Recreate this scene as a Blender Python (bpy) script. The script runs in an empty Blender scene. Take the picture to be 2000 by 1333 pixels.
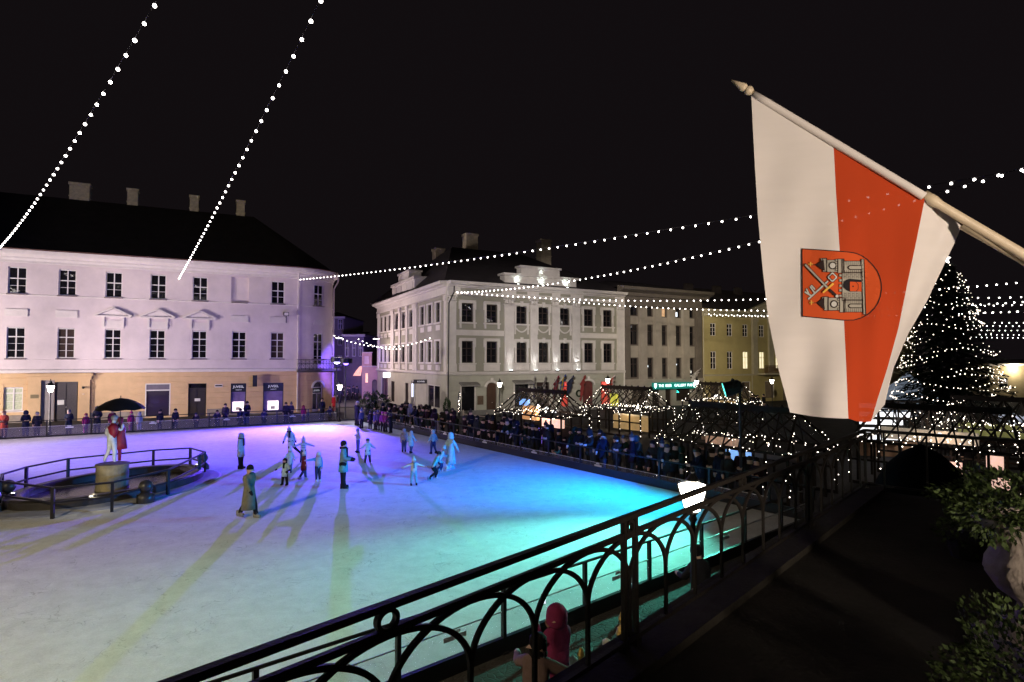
import bpy, math, random
from math import sin, cos, pi, radians, sqrt, atan2
from mathutils import Vector, Matrix
random.seed(7)
S = bpy.context.scene
COL = S.collection
# ---------------------------------------------------------------- camera
F = 1150.0; HC = 5.0; TH = math.atan(38.5 / F)
cam = bpy.data.cameras.new('camera'); cam.sensor_width = 36.0; cam.lens = 36.0 * F / 2000.0
cam.clip_start = 0.05; cam.clip_end = 2000
co = bpy.data.objects.new('camera', cam); COL.objects.link(co)
co.location = (0, 0, HC); co.rotation_euler = (pi / 2 + TH, 0, 0); S.camera = co
# ---------------------------------------------------------------- night sky
W = bpy.data.worlds.new('World'); S.world = W; W.use_nodes = True
n = W.node_tree.nodes; lk = W.node_tree.links
sky = n.new('ShaderNodeTexSky'); sky.sky_type = 'NISHITA'; sky.sun_disc = False
sky.sun_elevation = radians(-4.0); sky.sun_rotation = radians(200)
bg = n['Background']; bg.inputs['Strength'].default_value = 0.0015
bg2 = n.new('ShaderNodeBackground'); bg2.inputs['Color'].default_value = (0.0066, 0.0049, 0.0058, 1); bg2.inputs['Strength'].default_value = 0.85
ad = n.new('ShaderNodeAddShader')
lk.new(sky.outputs[0], bg.inputs['Color']); lk.new(bg.outputs[0], ad.inputs[0]); lk.new(bg2.outputs[0], ad.inputs[1])
lk.new(ad.outputs[0], n['World Output'].inputs['Surface'])
sl = bpy.data.lights.new('moon', 'SUN'); sl.energy = 0.004; sl.angle = radians(0.5); sl.color = (1, .95, .88)
so = bpy.data.objects.new('moon', sl); COL.objects.link(so); so.rotation_euler = (radians(50), 0, radians(-30))
S.view_settings.view_transform = 'Standard'; S.view_settings.look = 'None'
S.view_settings.exposure = 0; S.view_settings.gamma = 1
S.cycles.sample_clamp_indirect = 2.0; S.cycles.max_bounces = 6; S.cycles.transparent_max_bounces = 16
try: S.cycles.use_light_tree = True
except Exception: pass


def spot(name, p, aim, power, color, cone, blend=.5, r=.15):
    l = bpy.data.lights.new(name, 'SPOT'); l.energy = power; l.color = color
    l.spot_size = radians(cone); l.spot_blend = blend; l.shadow_soft_size = r
    o = bpy.data.objects.new(name, l); COL.objects.link(o); o.location = p
    o.rotation_euler = (Vector(aim) - Vector(p)).to_track_quat('-Z', 'Y').to_euler()
    return o


def lamp(name, p, power, color, r=.1):
    l = bpy.data.lights.new(name, 'POINT'); l.energy = power; l.color = color; l.shadow_soft_size = r
    o = bpy.data.objects.new(name, l); COL.objects.link(o); o.location = p
    return o


# stage lights round the rink and floodlights on the town hall, with some added fill lamps (the fixtures in view are built further down)
VIO = (.11, .05, 1.0)
spot('violet_spot', (-13.9, 49.4, 4.84), (-17.5, 30, 0), 105000, VIO, 88, .9, .08)
spot('lilac_spot', (-14.75, 49.7, 4.93), (-12.5, 41, 0), 1500, (.70, .72, 1.0), 100, 1, .05)
spot('blue_spot', (7.55, 20.75, 3.85), (-6.5, 27.5, 0), 14000, (.0, .15, 1.0), 82, 1, .08)
spot('cyan_spot', (7.5, 20.7, 3.8), (0, 20.5, 0), 3000, (.0, .62, 1.0), 104, .9, .12)
spot('green_spot', (7.5, 20.6, 3.8), (.2, 13.8, 0), 9000, (.16, 1.0, .74), 60, 1, .12)
spot('pink_spot', (-40.6, 22.25, 3.5), (-27, 31, 0), 46000, (1.0, .74, .95), 66, .9, .05)
spot('facade_flood', (-46, 31.5, 2.2), (-24, 56, 8.5), 20500, (1.0, .86, .82), 92, .7, .25)
spot('facade_flood', (-34.5, 37.6, 2.0), (-22, 58, 10), 5200, (1.0, .84, .86), 100, .8, .25)  # second flood added to brighten the right part of the facade
spot('chimney_fill', (-4, -4, 14), (-33, 60, 21.5), 17000, (1.0, .86, .60), 26, .6, .3)  # added fill lamp that brightens the chimneys
spot('street_violet_flood', (-15.5, 47.5, 5.2), (-24.5, 55.5, 8), 900, (.42, .25, 1.0), 130, .9, .15)
spot('street_violet_flood', (-13.0, 52.0, 5.2), (-9.5, 62, 7), 650, (.62, .42, 1.0), 120, .9, .15)  # extra violet lamp added to tint the side facade purple
spot('street_blue', (-14.3, 50.9, 4.9), (-23, 80, 3), 18000, (.16, .08, 1.0), 36, .6, .1)
spot('ice_flood', (-16, -4, 11), (-10.5, 9, 0), 13500, (1.0, .81, .50), 74, 1, .3)
for _a, _p, _c, _w in (((-1.5, 56, 7.2), 52000, (1.0, .90, .87), 21), ((8, 60.5, 7.2), 52000, (1.0, .90, .87), 21), ((17, 66, 7.0), 82000, (1.0, .86, .70), 15), ((27, 71, 7), 62000, (1.0, .86, .62), 16)):
    spot('town_hall_flood', (-4, -4, 14), _a, _p, _c, _w, .8, .4)
spot('flag_flood', (4.2, -3.2, 4.4), (2.7, 4.0, 5.6), 2600, (1.0, .82, .68), 46, .7, .3)
spot('balcony_flood', (9.5, -1.0, 7.5), (5.3, 5.0, 3.6), 12, (1.0, .72, .45), 60, .8, .3)
# ---------------------------------------------------------------- photograph geometry: pixel -> point


def ray(px, py):
    a = px - 1000.0; b = 666.5 - py
    return Vector((a, F * cos(TH) - b * sin(TH), F * sin(TH) + b * cos(TH)))


def G(px, py, z=0.0):
    r = ray(px, py); return Vector((0, 0, HC)) + r * ((z - HC) / r.z)


def D(px, py, Y):
    r = ray(px, py); return Vector((0, 0, HC)) + r * (Y / r.y)


# ---------------------------------------------------------------- materials
MATS = {}


def mat(name, col, rough=.8, spec=.3, metal=0.0, noise=.15, ns=2.0, bump=0.0, bs=30.0, emit=0.0, ecol=None, sampled=True):
    if name in MATS: return MATS[name]
    m = bpy.data.materials.new(name); m.use_nodes = True; MATS[name] = m
    nt = m.node_tree; nd = nt.nodes; L = nt.links; p = nd['Principled BSDF']
    p.inputs['Roughness'].default_value = rough; p.inputs['Metallic'].default_value = metal
    p.inputs['Specular IOR Level'].default_value = spec
    c = tuple(col) + (1,)
    p.inputs['Base Color'].default_value = c
    if noise or bump:
        tc = nd.new('ShaderNodeTexCoord')
    if noise:
        t = nd.new('ShaderNodeTexNoise'); t.inputs['Scale'].default_value = ns; t.inputs['Detail'].default_value = 6; t.inputs['Roughness'].default_value = .65
        L.new(tc.outputs['Object'], t.inputs['Vector'])
        mr = nd.new('ShaderNodeMapRange'); mr.inputs[1].default_value = .3; mr.inputs[2].default_value = .7
        mr.inputs[3].default_value = 1 - noise; mr.inputs[4].default_value = 1 + noise
        L.new(t.outputs[0], mr.inputs[0])
        mx = nd.new('ShaderNodeVectorMath'); mx.operation = 'SCALE'; mx.inputs[0].default_value = col
        L.new(mr.outputs[0], mx.inputs['Scale']); L.new(mx.outputs[0], p.inputs['Base Color'])
    if bump:
        t2 = nd.new('ShaderNodeTexNoise'); t2.inputs['Scale'].default_value = bs; t2.inputs['Detail'].default_value = 3
        L.new(tc.outputs['Object'], t2.inputs['Vector'])
        b = nd.new('ShaderNodeBump'); b.inputs['Strength'].default_value = bump; b.inputs['Distance'].default_value = .02
        L.new(t2.outputs[0], b.inputs['Height']); L.new(b.outputs[0], p.inputs['Normal'])
    if emit:
        p.inputs['Emission Color'].default_value = tuple(ecol or col) + (1,); p.inputs['Emission Strength'].default_value = emit
        if not sampled: m.cycles.emission_sampling = 'NONE'
    return m


def cloth(name, col):
    return mat(name, col, .9, .15, noise=.18, ns=9, bump=.25, bs=60)


def mixmat(name, col, trans, gloss=.1, tint=(1, 1, 1), translucent=0.0, noise=0.0):
    """thin sheet: diffuse (and translucent) body that also lets part of the light straight through"""
    if name in MATS: return MATS[name]
    m = bpy.data.materials.new(name); m.use_nodes = True; MATS[name] = m
    nt = m.node_tree; nd = nt.nodes; L = nt.links; nd.remove(nd['Principled BSDF'])
    d = nd.new('ShaderNodeBsdfDiffuse'); d.inputs[0].default_value = tuple(col) + (1,)
    if noise:
        tc = nd.new('ShaderNodeTexCoord'); t = nd.new('ShaderNodeTexNoise'); t.inputs['Scale'].default_value = 3.0; t.inputs['Detail'].default_value = 8
        mp = nd.new('ShaderNodeMapping'); mp.inputs['Scale'].default_value = (1, 1, 6)
        L.new(tc.outputs['Object'], mp.inputs[0]); L.new(mp.outputs[0], t.inputs['Vector'])
        mr = nd.new('ShaderNodeMapRange'); mr.inputs[3].default_value = 1 - noise; mr.inputs[4].default_value = 1 + noise
        L.new(t.outputs[0], mr.inputs[0])
        mx = nd.new('ShaderNodeVectorMath'); mx.operation = 'SCALE'; mx.inputs[0].default_value = col
        L.new(mr.outputs[0], mx.inputs['Scale']); L.new(mx.outputs[0], d.inputs[0])
    body = d.outputs[0]
    if translucent:
        tl = nd.new('ShaderNodeBsdfTranslucent'); tl.inputs[0].default_value = tuple(col) + (1,)
        mm = nd.new('ShaderNodeMixShader'); mm.inputs[0].default_value = translucent
        L.new(body, mm.inputs[1]); L.new(tl.outputs[0], mm.inputs[2]); body = mm.outputs[0]
    if gloss:
        g = nd.new('ShaderNodeBsdfGlossy'); g.inputs['Roughness'].default_value = .05
        mg = nd.new('ShaderNodeMixShader'); fr = nd.new('ShaderNodeFresnel'); fr.inputs[0].default_value = 1.45
        L.new(fr.outputs[0], mg.inputs[0]); L.new(body, mg.inputs[1]); L.new(g.outputs[0], mg.inputs[2]); body = mg.outputs[0]
    tr = nd.new('ShaderNodeBsdfTransparent'); tr.inputs[0].default_value = tuple(tint) + (1,)
    mm2 = nd.new('ShaderNodeMixShader'); mm2.inputs[0].default_value = trans
    L.new(body, mm2.inputs[1]); L.new(tr.outputs[0], mm2.inputs[2]); L.new(mm2.outputs[0], nd['Material Output'].inputs[0])
    return m


IRON = mat('black_iron', (.012, .011, .010), .5, .4, noise=.2, ns=12, bump=.2, bs=50)
DARKWOOD = mat('dark_timber', (.022, .016, .012), .75, .2, noise=.3, ns=6, bump=.3)
WHITEP = mat('white_paint', (.72, .68, .66), .6, .3, noise=.06, ns=5)
GLASS = mat('window_glass', (.010, .010, .012), .0, .6, noise=0, bump=.4, bs=1.6)
GLASSB = mat('curtained_glass', (.055, .038, .032), .0, .6, noise=.5, ns=1.5, bump=.4, bs=1.6)
GLASSV = mat('shop_glass', (.03, .022, .05), .06, .6, noise=0, bump=.05, bs=1.5)
BULB = mat('bulb_glow', (1, 1, 1), .5, emit=14, ecol=(1, .92, .86), noise=0, sampled=False)
FAIRY = mat('fairy_glow', (1, 1, 1), .5, emit=7, ecol=(1, .88, .74), noise=0, sampled=False)
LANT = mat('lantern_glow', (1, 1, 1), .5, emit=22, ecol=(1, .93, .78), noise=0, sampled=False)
# ---------------------------------------------------------------- mesh helpers


class MB:
    def __init__(s, tf=None): s.v = []; s.f = []; s.m = []; s.tf = tf

    def add(s, vs, fs, mi=0):
        o = len(s.v)
        s.v += [tuple(s.tf(*v)) if s.tf else tuple(v) for v in vs]
        s.f += [tuple(i + o for i in f) for f in fs]; s.m += [mi] * len(fs)
        return s

    def box(s, a, b, c, d, e, f, mi=0):
        """x0,x1,y0,y1,z0,z1"""
        return s.add([(a, c, e), (b, c, e), (b, d, e), (a, d, e), (a, c, f), (b, c, f), (b, d, f), (a, d, f)],
                     [(0, 3, 2, 1), (4, 5, 6, 7), (0, 1, 5, 4), (1, 2, 6, 5), (2, 3, 7, 6), (3, 0, 4, 7)], mi)

    def beam(s, p, q, w, h, mi=0, up=(0, 0, 1)):
        p = Vector(p); q = Vector(q); t = (q - p).normalized(); u = Vector(up)
        if abs(t.dot(u)) > .98: u = Vector((1, 0, 0)) if abs(t.x) < .9 else Vector((0, 1, 0))
        a = t.cross(u).normalized() * (w / 2); b = a.cross(t).normalized() * (h / 2)
        v = [x + sx * a + sy * b for x in (p, q) for sx, sy in ((-1, -1), (1, -1), (1, 1), (-1, 1))]
        return s.add(v, [(0, 3, 2, 1), (4, 5, 6, 7), (0, 1, 5, 4), (1, 2, 6, 5), (2, 3, 7, 6), (3, 0, 4, 7)], mi)

    def strip(s, pts, nrm, a, b, mi=0, closed=False):
        """flat bar along pts: width 2a in the plane across nrm, thickness 2b along nrm"""
        pts = [Vector(p) for p in pts]; N = len(pts); nr = Vector(nrm).normalized(); vs = []
        for i, p in enumerate(pts):
            if closed: t = pts[(i + 1) % N] - pts[i - 1]
            else: t = pts[min(i + 1, N - 1)] - pts[max(i - 1, 0)]
            w = t.normalized().cross(nr).normalized()
            vs += [p + a * w + b * nr, p - a * w + b * nr, p - a * w - b * nr, p + a * w - b * nr]
        fs = []
        for i in range(N if closed else N - 1):
            j = (i + 1) % N
            for k in range(4): fs.append((4 * i + k, 4 * i + (k + 1) % 4, 4 * j + (k + 1) % 4, 4 * j + k))
        if not closed: fs += [(0, 3, 2, 1), (4 * N - 4, 4 * N - 3, 4 * N - 2, 4 * N - 1)]
        return s.add(vs, fs, mi)

    def tube(s, pts, r, n=6, mi=0, closed=False):
        pts = [Vector(p) for p in pts]; N = len(pts); vs = []; fs = []
        rr = r if isinstance(r, (list, tuple)) else [r] * N
        for i, p in enumerate(pts):
            if closed: t = pts[(i + 1) % N] - pts[i - 1]
            else: t = pts[min(i + 1, N - 1)] - pts[max(i - 1, 0)]
            t.normalize(); u = Vector((0, 0, 1)) if abs(t.z) < .9 else Vector((1, 0, 0))
            a = t.cross(u).normalized(); b = a.cross(t)
            vs += [p + rr[i] * (cos(2 * pi * k / n) * a + sin(2 * pi * k / n) * b) for k in range(n)]
        for i in range(N if closed else N - 1):
            j = (i + 1) % N
            fs += [(n * i + k, n * i + (k + 1) % n, n * j + (k + 1) % n, n * j + k) for k in range(n)]
        if not closed: fs += [tuple(range(n))[::-1], tuple(range(n * N - n, n * N))]
        return s.add(vs, fs, mi)

    def lathe(s, prof, n=16, c=(0, 0, 0), mi=0, sx=1, sy=1):
        vs = []; fs = []
        for r, z in prof:
            vs += [(c[0] + sx * r * cos(2 * pi * k / n), c[1] + sy * r * sin(2 * pi * k / n), c[2] + z) for k in range(n)]
        for i in range(len(prof) - 1):
            fs += [(n * i + k, n * i + (k + 1) % n, n * i + n + (k + 1) % n, n * i + n + k) for k in range(n)]
        fs += [tuple(range(n))[::-1], tuple(range(len(vs) - n, len(vs)))]
        return s.add(vs, fs, mi)

    def ball(s, c, r, nu=10, nv=7, mi=0, sz=1):
        return s.lathe([(r * sin(pi * (i + .02) / (nv + .04)), -r * sz * cos(pi * (i + .02) / (nv + .04))) for i in range(nv + 1)], nu, c, mi)

    def exx(s, prof, x0, x1, nx=1, mi=0):
        """profile polygon (y,z) extruded along x"""
        k = len(prof); vs = []; fs = []
        for i in range(nx + 1):
            x = x0 + (x1 - x0) * i / nx; vs += [(x, y, z) for y, z in prof]
        for i in range(nx): fs += [(k * i + j, k * i + (j + 1) % k, k * i + k + (j + 1) % k, k * i + k + j) for j in range(k)]
        fs += [tuple(range(k))[::-1], tuple(range(k * nx, k * nx + k))]
        return s.add(vs, fs, mi)

    def exy(s, poly, y0, y1, mi=0):
        """polygon (x,z) extruded along y"""
        k = len(poly)
        return s.add([(x, y0, z) for x, z in poly] + [(x, y1, z) for x, z in poly],
                     [tuple(range(k)), tuple(range(2 * k - 1, k - 1, -1))] + [(j, (j + 1) % k, k + (j + 1) % k, k + j) for j in range(k)], mi)

    def mesh(s, name, mats, smooth=False):
        me = bpy.data.meshes.new(name); me.from_pydata(s.v, [], s.f)
        for m in (mats if isinstance(mats, (list, tuple)) else [mats]): me.materials.append(m)
        me.polygons.foreach_set('material_index', s.m)
        if smooth: me.polygons.foreach_set('use_smooth', [True] * len(s.f))
        me.update(); return me

    def build(s, name, mats, parent=None, smooth=False, loc=None, rz=0, kind=None):
        return link(name, s.mesh(name, mats, smooth), parent, loc, rz, kind)


def link(name, me, parent=None, loc=None, rz=0, kind=None):
    o = bpy.data.objects.new(name, me); COL.objects.link(o); o.parent = parent
    if loc is not None: o.location = loc
    if rz: o.rotation_euler = (0, 0, rz)
    if kind: o['kind'] = kind
    return o


def tag(o, label, cat, group=None):
    o['label'] = label; o['category'] = cat
    if group: o['group'] = group
    return o


def thing(name, label, cat, loc=(0, 0, 0), rz=0, group=None):
    o = bpy.data.objects.new(name, None); COL.objects.link(o); o.location = loc; o.rotation_euler = (0, 0, rz)
    o.empty_display_size = .2
    return tag(o, label, cat, group)


KIDS = {}


def dup(o, parent=None, loc=None, rz=None, label=None, kids=None):
    c = o.copy(); COL.objects.link(c); c.parent = parent
    if loc is not None: c.location = loc
    if rz is not None: c.rotation_euler = (0, 0, rz)
    if label: c['label'] = label
    for ch in (kids if kids is not None else o.children):
        dup(ch, c)
    return c


def text_mesh(txt, size, mt, depth=.01):
    cu = bpy.data.curves.new('lettering', 'FONT'); cu.body = txt; cu.size = size; cu.extrude = depth
    cu.align_x = 'CENTER'; cu.align_y = 'CENTER'; cu.resolution_u = 2
    o = bpy.data.objects.new('lettering', cu); COL.objects.link(o)
    bpy.context.view_layer.update()
    me = bpy.data.meshes.new_from_object(o.evaluated_get(bpy.context.evaluated_depsgraph_get()))
    bpy.data.objects.remove(o); bpy.data.curves.remove(cu)
    me.materials.clear(); me.materials.append(mt); me.name = 'lettering'
    return me


def lettering(txt, size, mt, parent, loc, rot=(pi / 2, 0, 0), depth=.01):
    o = link('lettering', text_mesh(txt, size, mt, depth), parent, loc); o.rotation_euler = rot; return o


def wall(mb, x0, x1, z0, z1, ops, rv, mi=0, step=None, rmi=None):
    """sheet at y=0 with rectangular openings; each gets reveals rv deep"""
    rmi = mi if rmi is None else rmi
    xs = {x0, x1}; zs = {z0, z1}
    for o in ops: xs |= {o[0], o[1]}; zs |= {o[2], o[3]}
    if step:
        k = x0
        while k < x1: xs.add(round(k, 3)); k += step
    xs = sorted(x for x in xs if x0 <= x <= x1); zs = sorted(z for z in zs if z0 <= z <= z1)
    for a, b in zip(xs, xs[1:]):
        for c, d in zip(zs, zs[1:]):
            mx, mz = (a + b) / 2, (c + d) / 2
            if any(o[0] < mx < o[1] and o[2] < mz < o[3] for o in ops): continue
            mb.add([(a, 0, c), (b, 0, c), (b, 0, d), (a, 0, d)], [(0, 1, 2, 3)], mi)
    for o in ops:
        a, b, c, d = o[:4]
        seg = [a] + [x for x in xs if a < x < b] + [b]
        for p, q in zip(seg, seg[1:]):
            mb.add([(p, 0, d), (q, 0, d), (q, rv, d), (p, rv, d)], [(0, 1, 2, 3)], rmi)
            mb.add([(p, 0, c), (q, 0, c), (q, rv, c), (p, rv, c)], [(3, 2, 1, 0)], rmi)
        mb.add([(a, 0, c), (a, rv, c), (a, rv, d), (a, 0, d)], [(0, 1, 2, 3)], rmi)
        mb.add([(b, 0, c), (b, rv, c), (b, rv, d), (b, 0, d)], [(3, 2, 1, 0)], rmi)


def arch_fill(mb, a, b, z, rise, rv, mi=0, N=8):
    """spandrels that turn the square head of an opening (a..b, top z) into an arc"""
    w = (b - a) / 2; xm = (a + b) / 2
    pts = [(xm - w * cos(pi * i / N), z - rise + rise * sin(pi * i / N)) for i in range(N + 1)]
    for (x1, z1), (x2, z2) in zip(pts, pts[1:]):
        mb.add([(x1, -.002, z1), (x2, -.002, z2), (x2, -.002, z + .01), (x1, -.002, z + .01)], [(0, 1, 2, 3)], mi)
        mb.add([(x1, -.002, z1), (x2, -.002, z2), (x2, rv, z2), (x1, rv, z1)], [(3, 2, 1, 0)], mi)


WIN = {}


def window(parent, x, y, z, w, h, rows, cols, fm, pm, fr=.075, bar=.03, tr=None, rz=0, name='window', mull=None):
    """glazed window: frame mesh with its panes as sub-parts. rows = heights from the sill up; tr = index of the heavy transom"""
    key = (round(w, 2), round(h, 2), tuple(rows), cols, fm.name, pm.name, tr, fr, mull)
    if key not in WIN:
        mb = MB(); mb.box(-w / 2, -w / 2 + fr, -.03, .05, 0, h).box(w / 2 - fr, w / 2, -.03, .05, 0, h)
        mb.box(-w / 2 + fr, w / 2 - fr, -.03, .05, 0, fr).box(-w / 2 + fr, w / 2 - fr, -.03, .05, h - fr, h)
        iw = w - 2 * fr; ih = h - 2 * fr; tot = sum(rows); cw = iw / cols; pn = []
        zc = fr; edges = []
        for i, r in enumerate(rows):
            hh = ih * r / tot; edges.append((zc, zc + hh)); zc += hh
            if i < len(rows) - 1:
                t = fr * .55 if tr == i else bar / 2
                mb.box(-w / 2 + fr, w / 2 - fr, -.025 if tr == i else -.01, .035, zc - t, zc + t)
        ml = mull or fr * .55
        for c in range(1, cols): mb.box(-w / 2 + fr + cw * c - ml, -w / 2 + fr + cw * c + ml, -.028, .04, fr + .002, h - fr - .002)
        for i, (a, b) in enumerate(edges):
            for c in range(cols):
                k = (round(cw, 3), round(b - a, 3), pm.name)
                if k not in WIN: WIN[k] = MB().box(-cw / 2, cw / 2, 0, .012, 0, b - a).mesh('pane', pm)
                pn.append((WIN[k], (-w / 2 + fr + cw * (c + .5), .02, a)))
        WIN[key] = (mb.mesh(name, fm), pn)
    me, pn = WIN[key]
    o = link(name, me, parent, (x, y, z), rz)
    for m, l in pn: link('pane', m, o, l)
    return o


def plain_roof(mb, x0, x1, y0, y1, z, rz, hip, mi=0):
    """hipped roof"""
    ym = (y0 + y1) / 2
    mb.add([(x0, y0, z), (x1, y0, z), (x1, y1, z), (x0, y1, z), (x0 + hip, ym, rz), (x1 - hip, ym, rz)],
           [(0, 1, 5, 4), (1, 2, 5), (2, 3, 4, 5), (3, 0, 4), (3, 2, 1, 0)], mi)


def chimney(parent, x, y, z0, z1, w, d, mt, rz=0):
    mb = MB(); mb.box(-w / 2, w / 2, -d / 2, d / 2, 0, z1 - z0 - .25).box(-w / 2 - .08, w / 2 + .08, -d / 2 - .08, d / 2 + .08, z1 - z0 - .25, z1 - z0)
    mb.box(-w / 2 - .05, w / 2 + .05, -d / 2 - .05, d / 2 + .05, (z1 - z0) * .62, (z1 - z0) * .62 + .1)
    return mb.build('chimney', mt, parent, loc=(x, y, z0), rz=rz)
# ================================================================ GROUND, ICE
ASPH = mat('cobbles', (.05, .046, .045), .85, .3, noise=.3, ns=.8)
_nt = ASPH.node_tree; _nd = _nt.nodes
_tc = _nd.new('ShaderNodeTexCoord'); _vo = _nd.new('ShaderNodeTexVoronoi'); _vo.feature = 'DISTANCE_TO_EDGE'; _vo.inputs['Scale'].default_value = 8.5
_mr = _nd.new('ShaderNodeMapRange'); _mr.inputs[2].default_value = .12
_bp = _nd.new('ShaderNodeBump'); _bp.inputs['Strength'].default_value = .5; _bp.inputs['Distance'].default_value = .03
_nt.links.new(_tc.outputs['Object'], _vo.inputs['Vector']); _nt.links.new(_vo.outputs['Distance'], _mr.inputs[0])
_nt.links.new(_mr.outputs[0], _bp.inputs['Height']); _nt.links.new(_bp.outputs[0], _nd['Principled BSDF'].inputs['Normal'])
MB().add([(-300, -60, 0), (300, -60, 0), (300, 400, 0), (-300, 400, 0)], [(0, 1, 2, 3)]).build('ground', ASPH, kind='structure')


def ice_material():
    m = bpy.data.materials.new('ice'); m.use_nodes = True; nt = m.node_tree; nd = nt.nodes; L = nt.links; p = nd['Principled BSDF']
    tc = nd.new('ShaderNodeTexCoord')

    def noise(scale, detail, dist=0.0, rough=.6, mp=None):
        t = nd.new('ShaderNodeTexNoise'); t.inputs['Scale'].default_value = scale; t.inputs['Detail'].default_value = detail
        t.inputs['Distortion'].default_value = dist; t.inputs['Roughness'].default_value = rough
        if mp:
            k = nd.new('ShaderNodeMapping'); k.inputs['Rotation'].default_value = (0, 0, mp[0]); k.inputs['Scale'].default_value = (mp[1], mp[2], 1)
            L.new(tc.outputs['Object'], k.inputs[0]); L.new(k.outputs[0], t.inputs['Vector'])
        else: L.new(tc.outputs['Object'], t.inputs['Vector'])
        return t.outputs[0]

    def math_(op, a, b=None, c=None):
        k = nd.new('ShaderNodeMath'); k.operation = op
        for i, v in enumerate((a, b, c)):
            if v is None: continue
            if isinstance(v, (int, float)): k.inputs[i].default_value = v
            else: L.new(v, k.inputs[i])
        return k.outputs[0]

    def line(v, w):   # thin curved skate cuts along level lines of a smooth noise
        a = math_('ABSOLUTE', math_('SUBTRACT', v, .5)); k = nd.new('ShaderNodeMapRange'); k.inputs[1].default_value = 0; k.inputs[2].default_value = w
        k.inputs[3].default_value = 1; k.inputs[4].default_value = 0; L.new(a, k.inputs[0]); return k.outputs[0]
    cuts = math_('MAXIMUM', line(noise(1.1, 2, .3), .004), line(noise(1.6, 2, .5, mp=(.6, 1, .45)), .0045))
    cuts = math_('MAXIMUM', cuts, line(noise(2.3, 2, .2, mp=(-.5, .4, 1.2)), .006))
    cuts = math_('MULTIPLY', cuts, math_('GREATER_THAN', noise(.9, 5), .54))
    frost = noise(2.2, 10, .4, .75); grain = noise(38, 4, 0, .8); big = noise(.22, 5)
    v = math_('ADD', math_('MULTIPLY', frost, .55), math_('MULTIPLY', grain, .50)); v = math_('ADD', v, math_('MULTIPLY', big, .26))
    v = math_('ADD', v, .235); v = math_('SUBTRACT', v, math_('MULTIPLY', cuts, .28))
    sc = nd.new('ShaderNodeVectorMath'); sc.operation = 'SCALE'; sc.inputs[0].default_value = (.80, .82, .84); L.new(v, sc.inputs['Scale'])
    L.new(sc.outputs[0], p.inputs['Base Color']); p.inputs['Roughness'].default_value = .75; p.inputs['Specular IOR Level'].default_value = .03
    b = nd.new('ShaderNodeBump'); b.inputs['Strength'].default_value = .35; b.inputs['Distance'].default_value = .02
    L.new(math_('SUBTRACT', math_('ADD', math_('MULTIPLY', grain, .6), frost), cuts), b.inputs['Height']); L.new(b.outputs[0], p.inputs['Normal'])
    return m


# rink corners (metres): far barrier, far corner, right edge, right corner, near barrier
BL0 = Vector((-47.0, 28.2, 0)); BC = Vector((-13.2, 49.6, 0)); BF = Vector((9.35, 18.3, 0)); BN = Vector((-11.5, .6, 0))
MB().add([(BL0.x, BL0.y, .02), (BL0.x, -2, .02), (BN.x, -2, .02), (BN.x, BN.y, .02), (BF.x, BF.y, .02), (BC.x, BC.y, .02)],
         [(0, 1, 2, 3, 4, 5)]).build('ice_rink', ice_material(), kind='structure')

# ================================================================ LEFT BUILDING (rounded corner, jeweller on the ground floor)
PINK = mat('pink_render', (.70, .60, .60), .85, .2, noise=.12, ns=.45, bump=.15, bs=6)
PEACH = mat('ochre_render', (.66, .45, .25), .85, .2, noise=.10, ns=.9, bump=.2, bs=9)
PTRIM = mat('pale_trim', (.72, .65, .62), .8, .2, noise=.06, ns=2)
ROOF = mat('dark_roof', (.05, .042, .045), .75, .2, noise=.2, ns=1.2)
CHIM = mat('chimney_render', (.58, .50, .36), .9, .2, noise=.3, ns=2.5, bump=.5, bs=10)
DOORM = mat('dark_brown_door', (.030, .022, .022), .5, .4, noise=.2, ns=8)
GREYD = mat('grey_door', (.07, .06, .065), .5, .4, noise=.2, ns=8)
SIGNB = mat('sign_navy', (.010, .010, .018), .4, .4, noise=0)
SIGNW = mat('sign_letters', (.8, .8, .8), .6, emit=.35, noise=0)
PAPER = mat('paper', (.75, .73, .68), .8, noise=0)
ANG = atan2(.43955, .89822); RC = 3.7; XC = 18.3


def TL(x, y, z):
    if x <= XC: return (x, y, z)
    ph = min((x - XC) / RC, pi / 2); r = RC - y; ex = max(0.0, x - XC - RC * pi / 2)
    return (XC + r * sin(ph), RC - r * cos(ph) + ex, z)


LB = thing('corner_building', 'long pink and ochre three storey building with rounded corner behind the far rink barrier', 'building', (-37.097, 48.951, 0), ANG)
X0, X1 = -17.0, XC + RC * pi / 2 + 9
xw = [-3.27 * 4 - .03, -3.27 * 3 - .03, -3.27 * 2 - .03, -3.3, 0.0, 3.25, 6.53, 9.8, 13.06, 16.37]
AX = XC + RC * radians(31)
upper = [(x - .6, x + .6, 10.43, 12.62) for x in xw if x != 13.06] + [(x - .58, x + .58, 5.2, 7.72) for x in xw] + \
        [(AX - .6, AX + .6, 10.35, 12.55), (AX - .55, AX + .55, 4.62, 7.72)]
m_ = MB(TL); wall(m_, X0, X1, 4.28, 13.95, upper + [(12.33, 13.8, 10.42, 12.8)], .22, step=.45)
m_.add([(12.33, .2, 10.42), (13.8, .2, 10.42), (13.8, .2, 12.8), (12.33, .2, 12.8)], [(0, 1, 2, 3)])
m_.build('upper_wall', PINK, LB)
gops = [(-3.98, -2.74, .95, 2.87), (-.68, .9, -.05, 3.25), (5.7, 7.61, .12, 3.0), (8.99, 10.43, -.05, 2.95), (12.43, 13.72, .15, 2.9), (15.18, 16.97, .12, 2.88),
        (AX - .62, AX + .62, -.05, 2.95), (-9.8, -8.6, .95, 2.87), (-13.2, -12, .95, 2.87)]
m_ = MB(TL); wall(m_, X0, X1, -.1, 4.0, gops, .3, step=.45); arch_fill(m_, AX - .62, AX + .62, 2.95, .6, .25)
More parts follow.
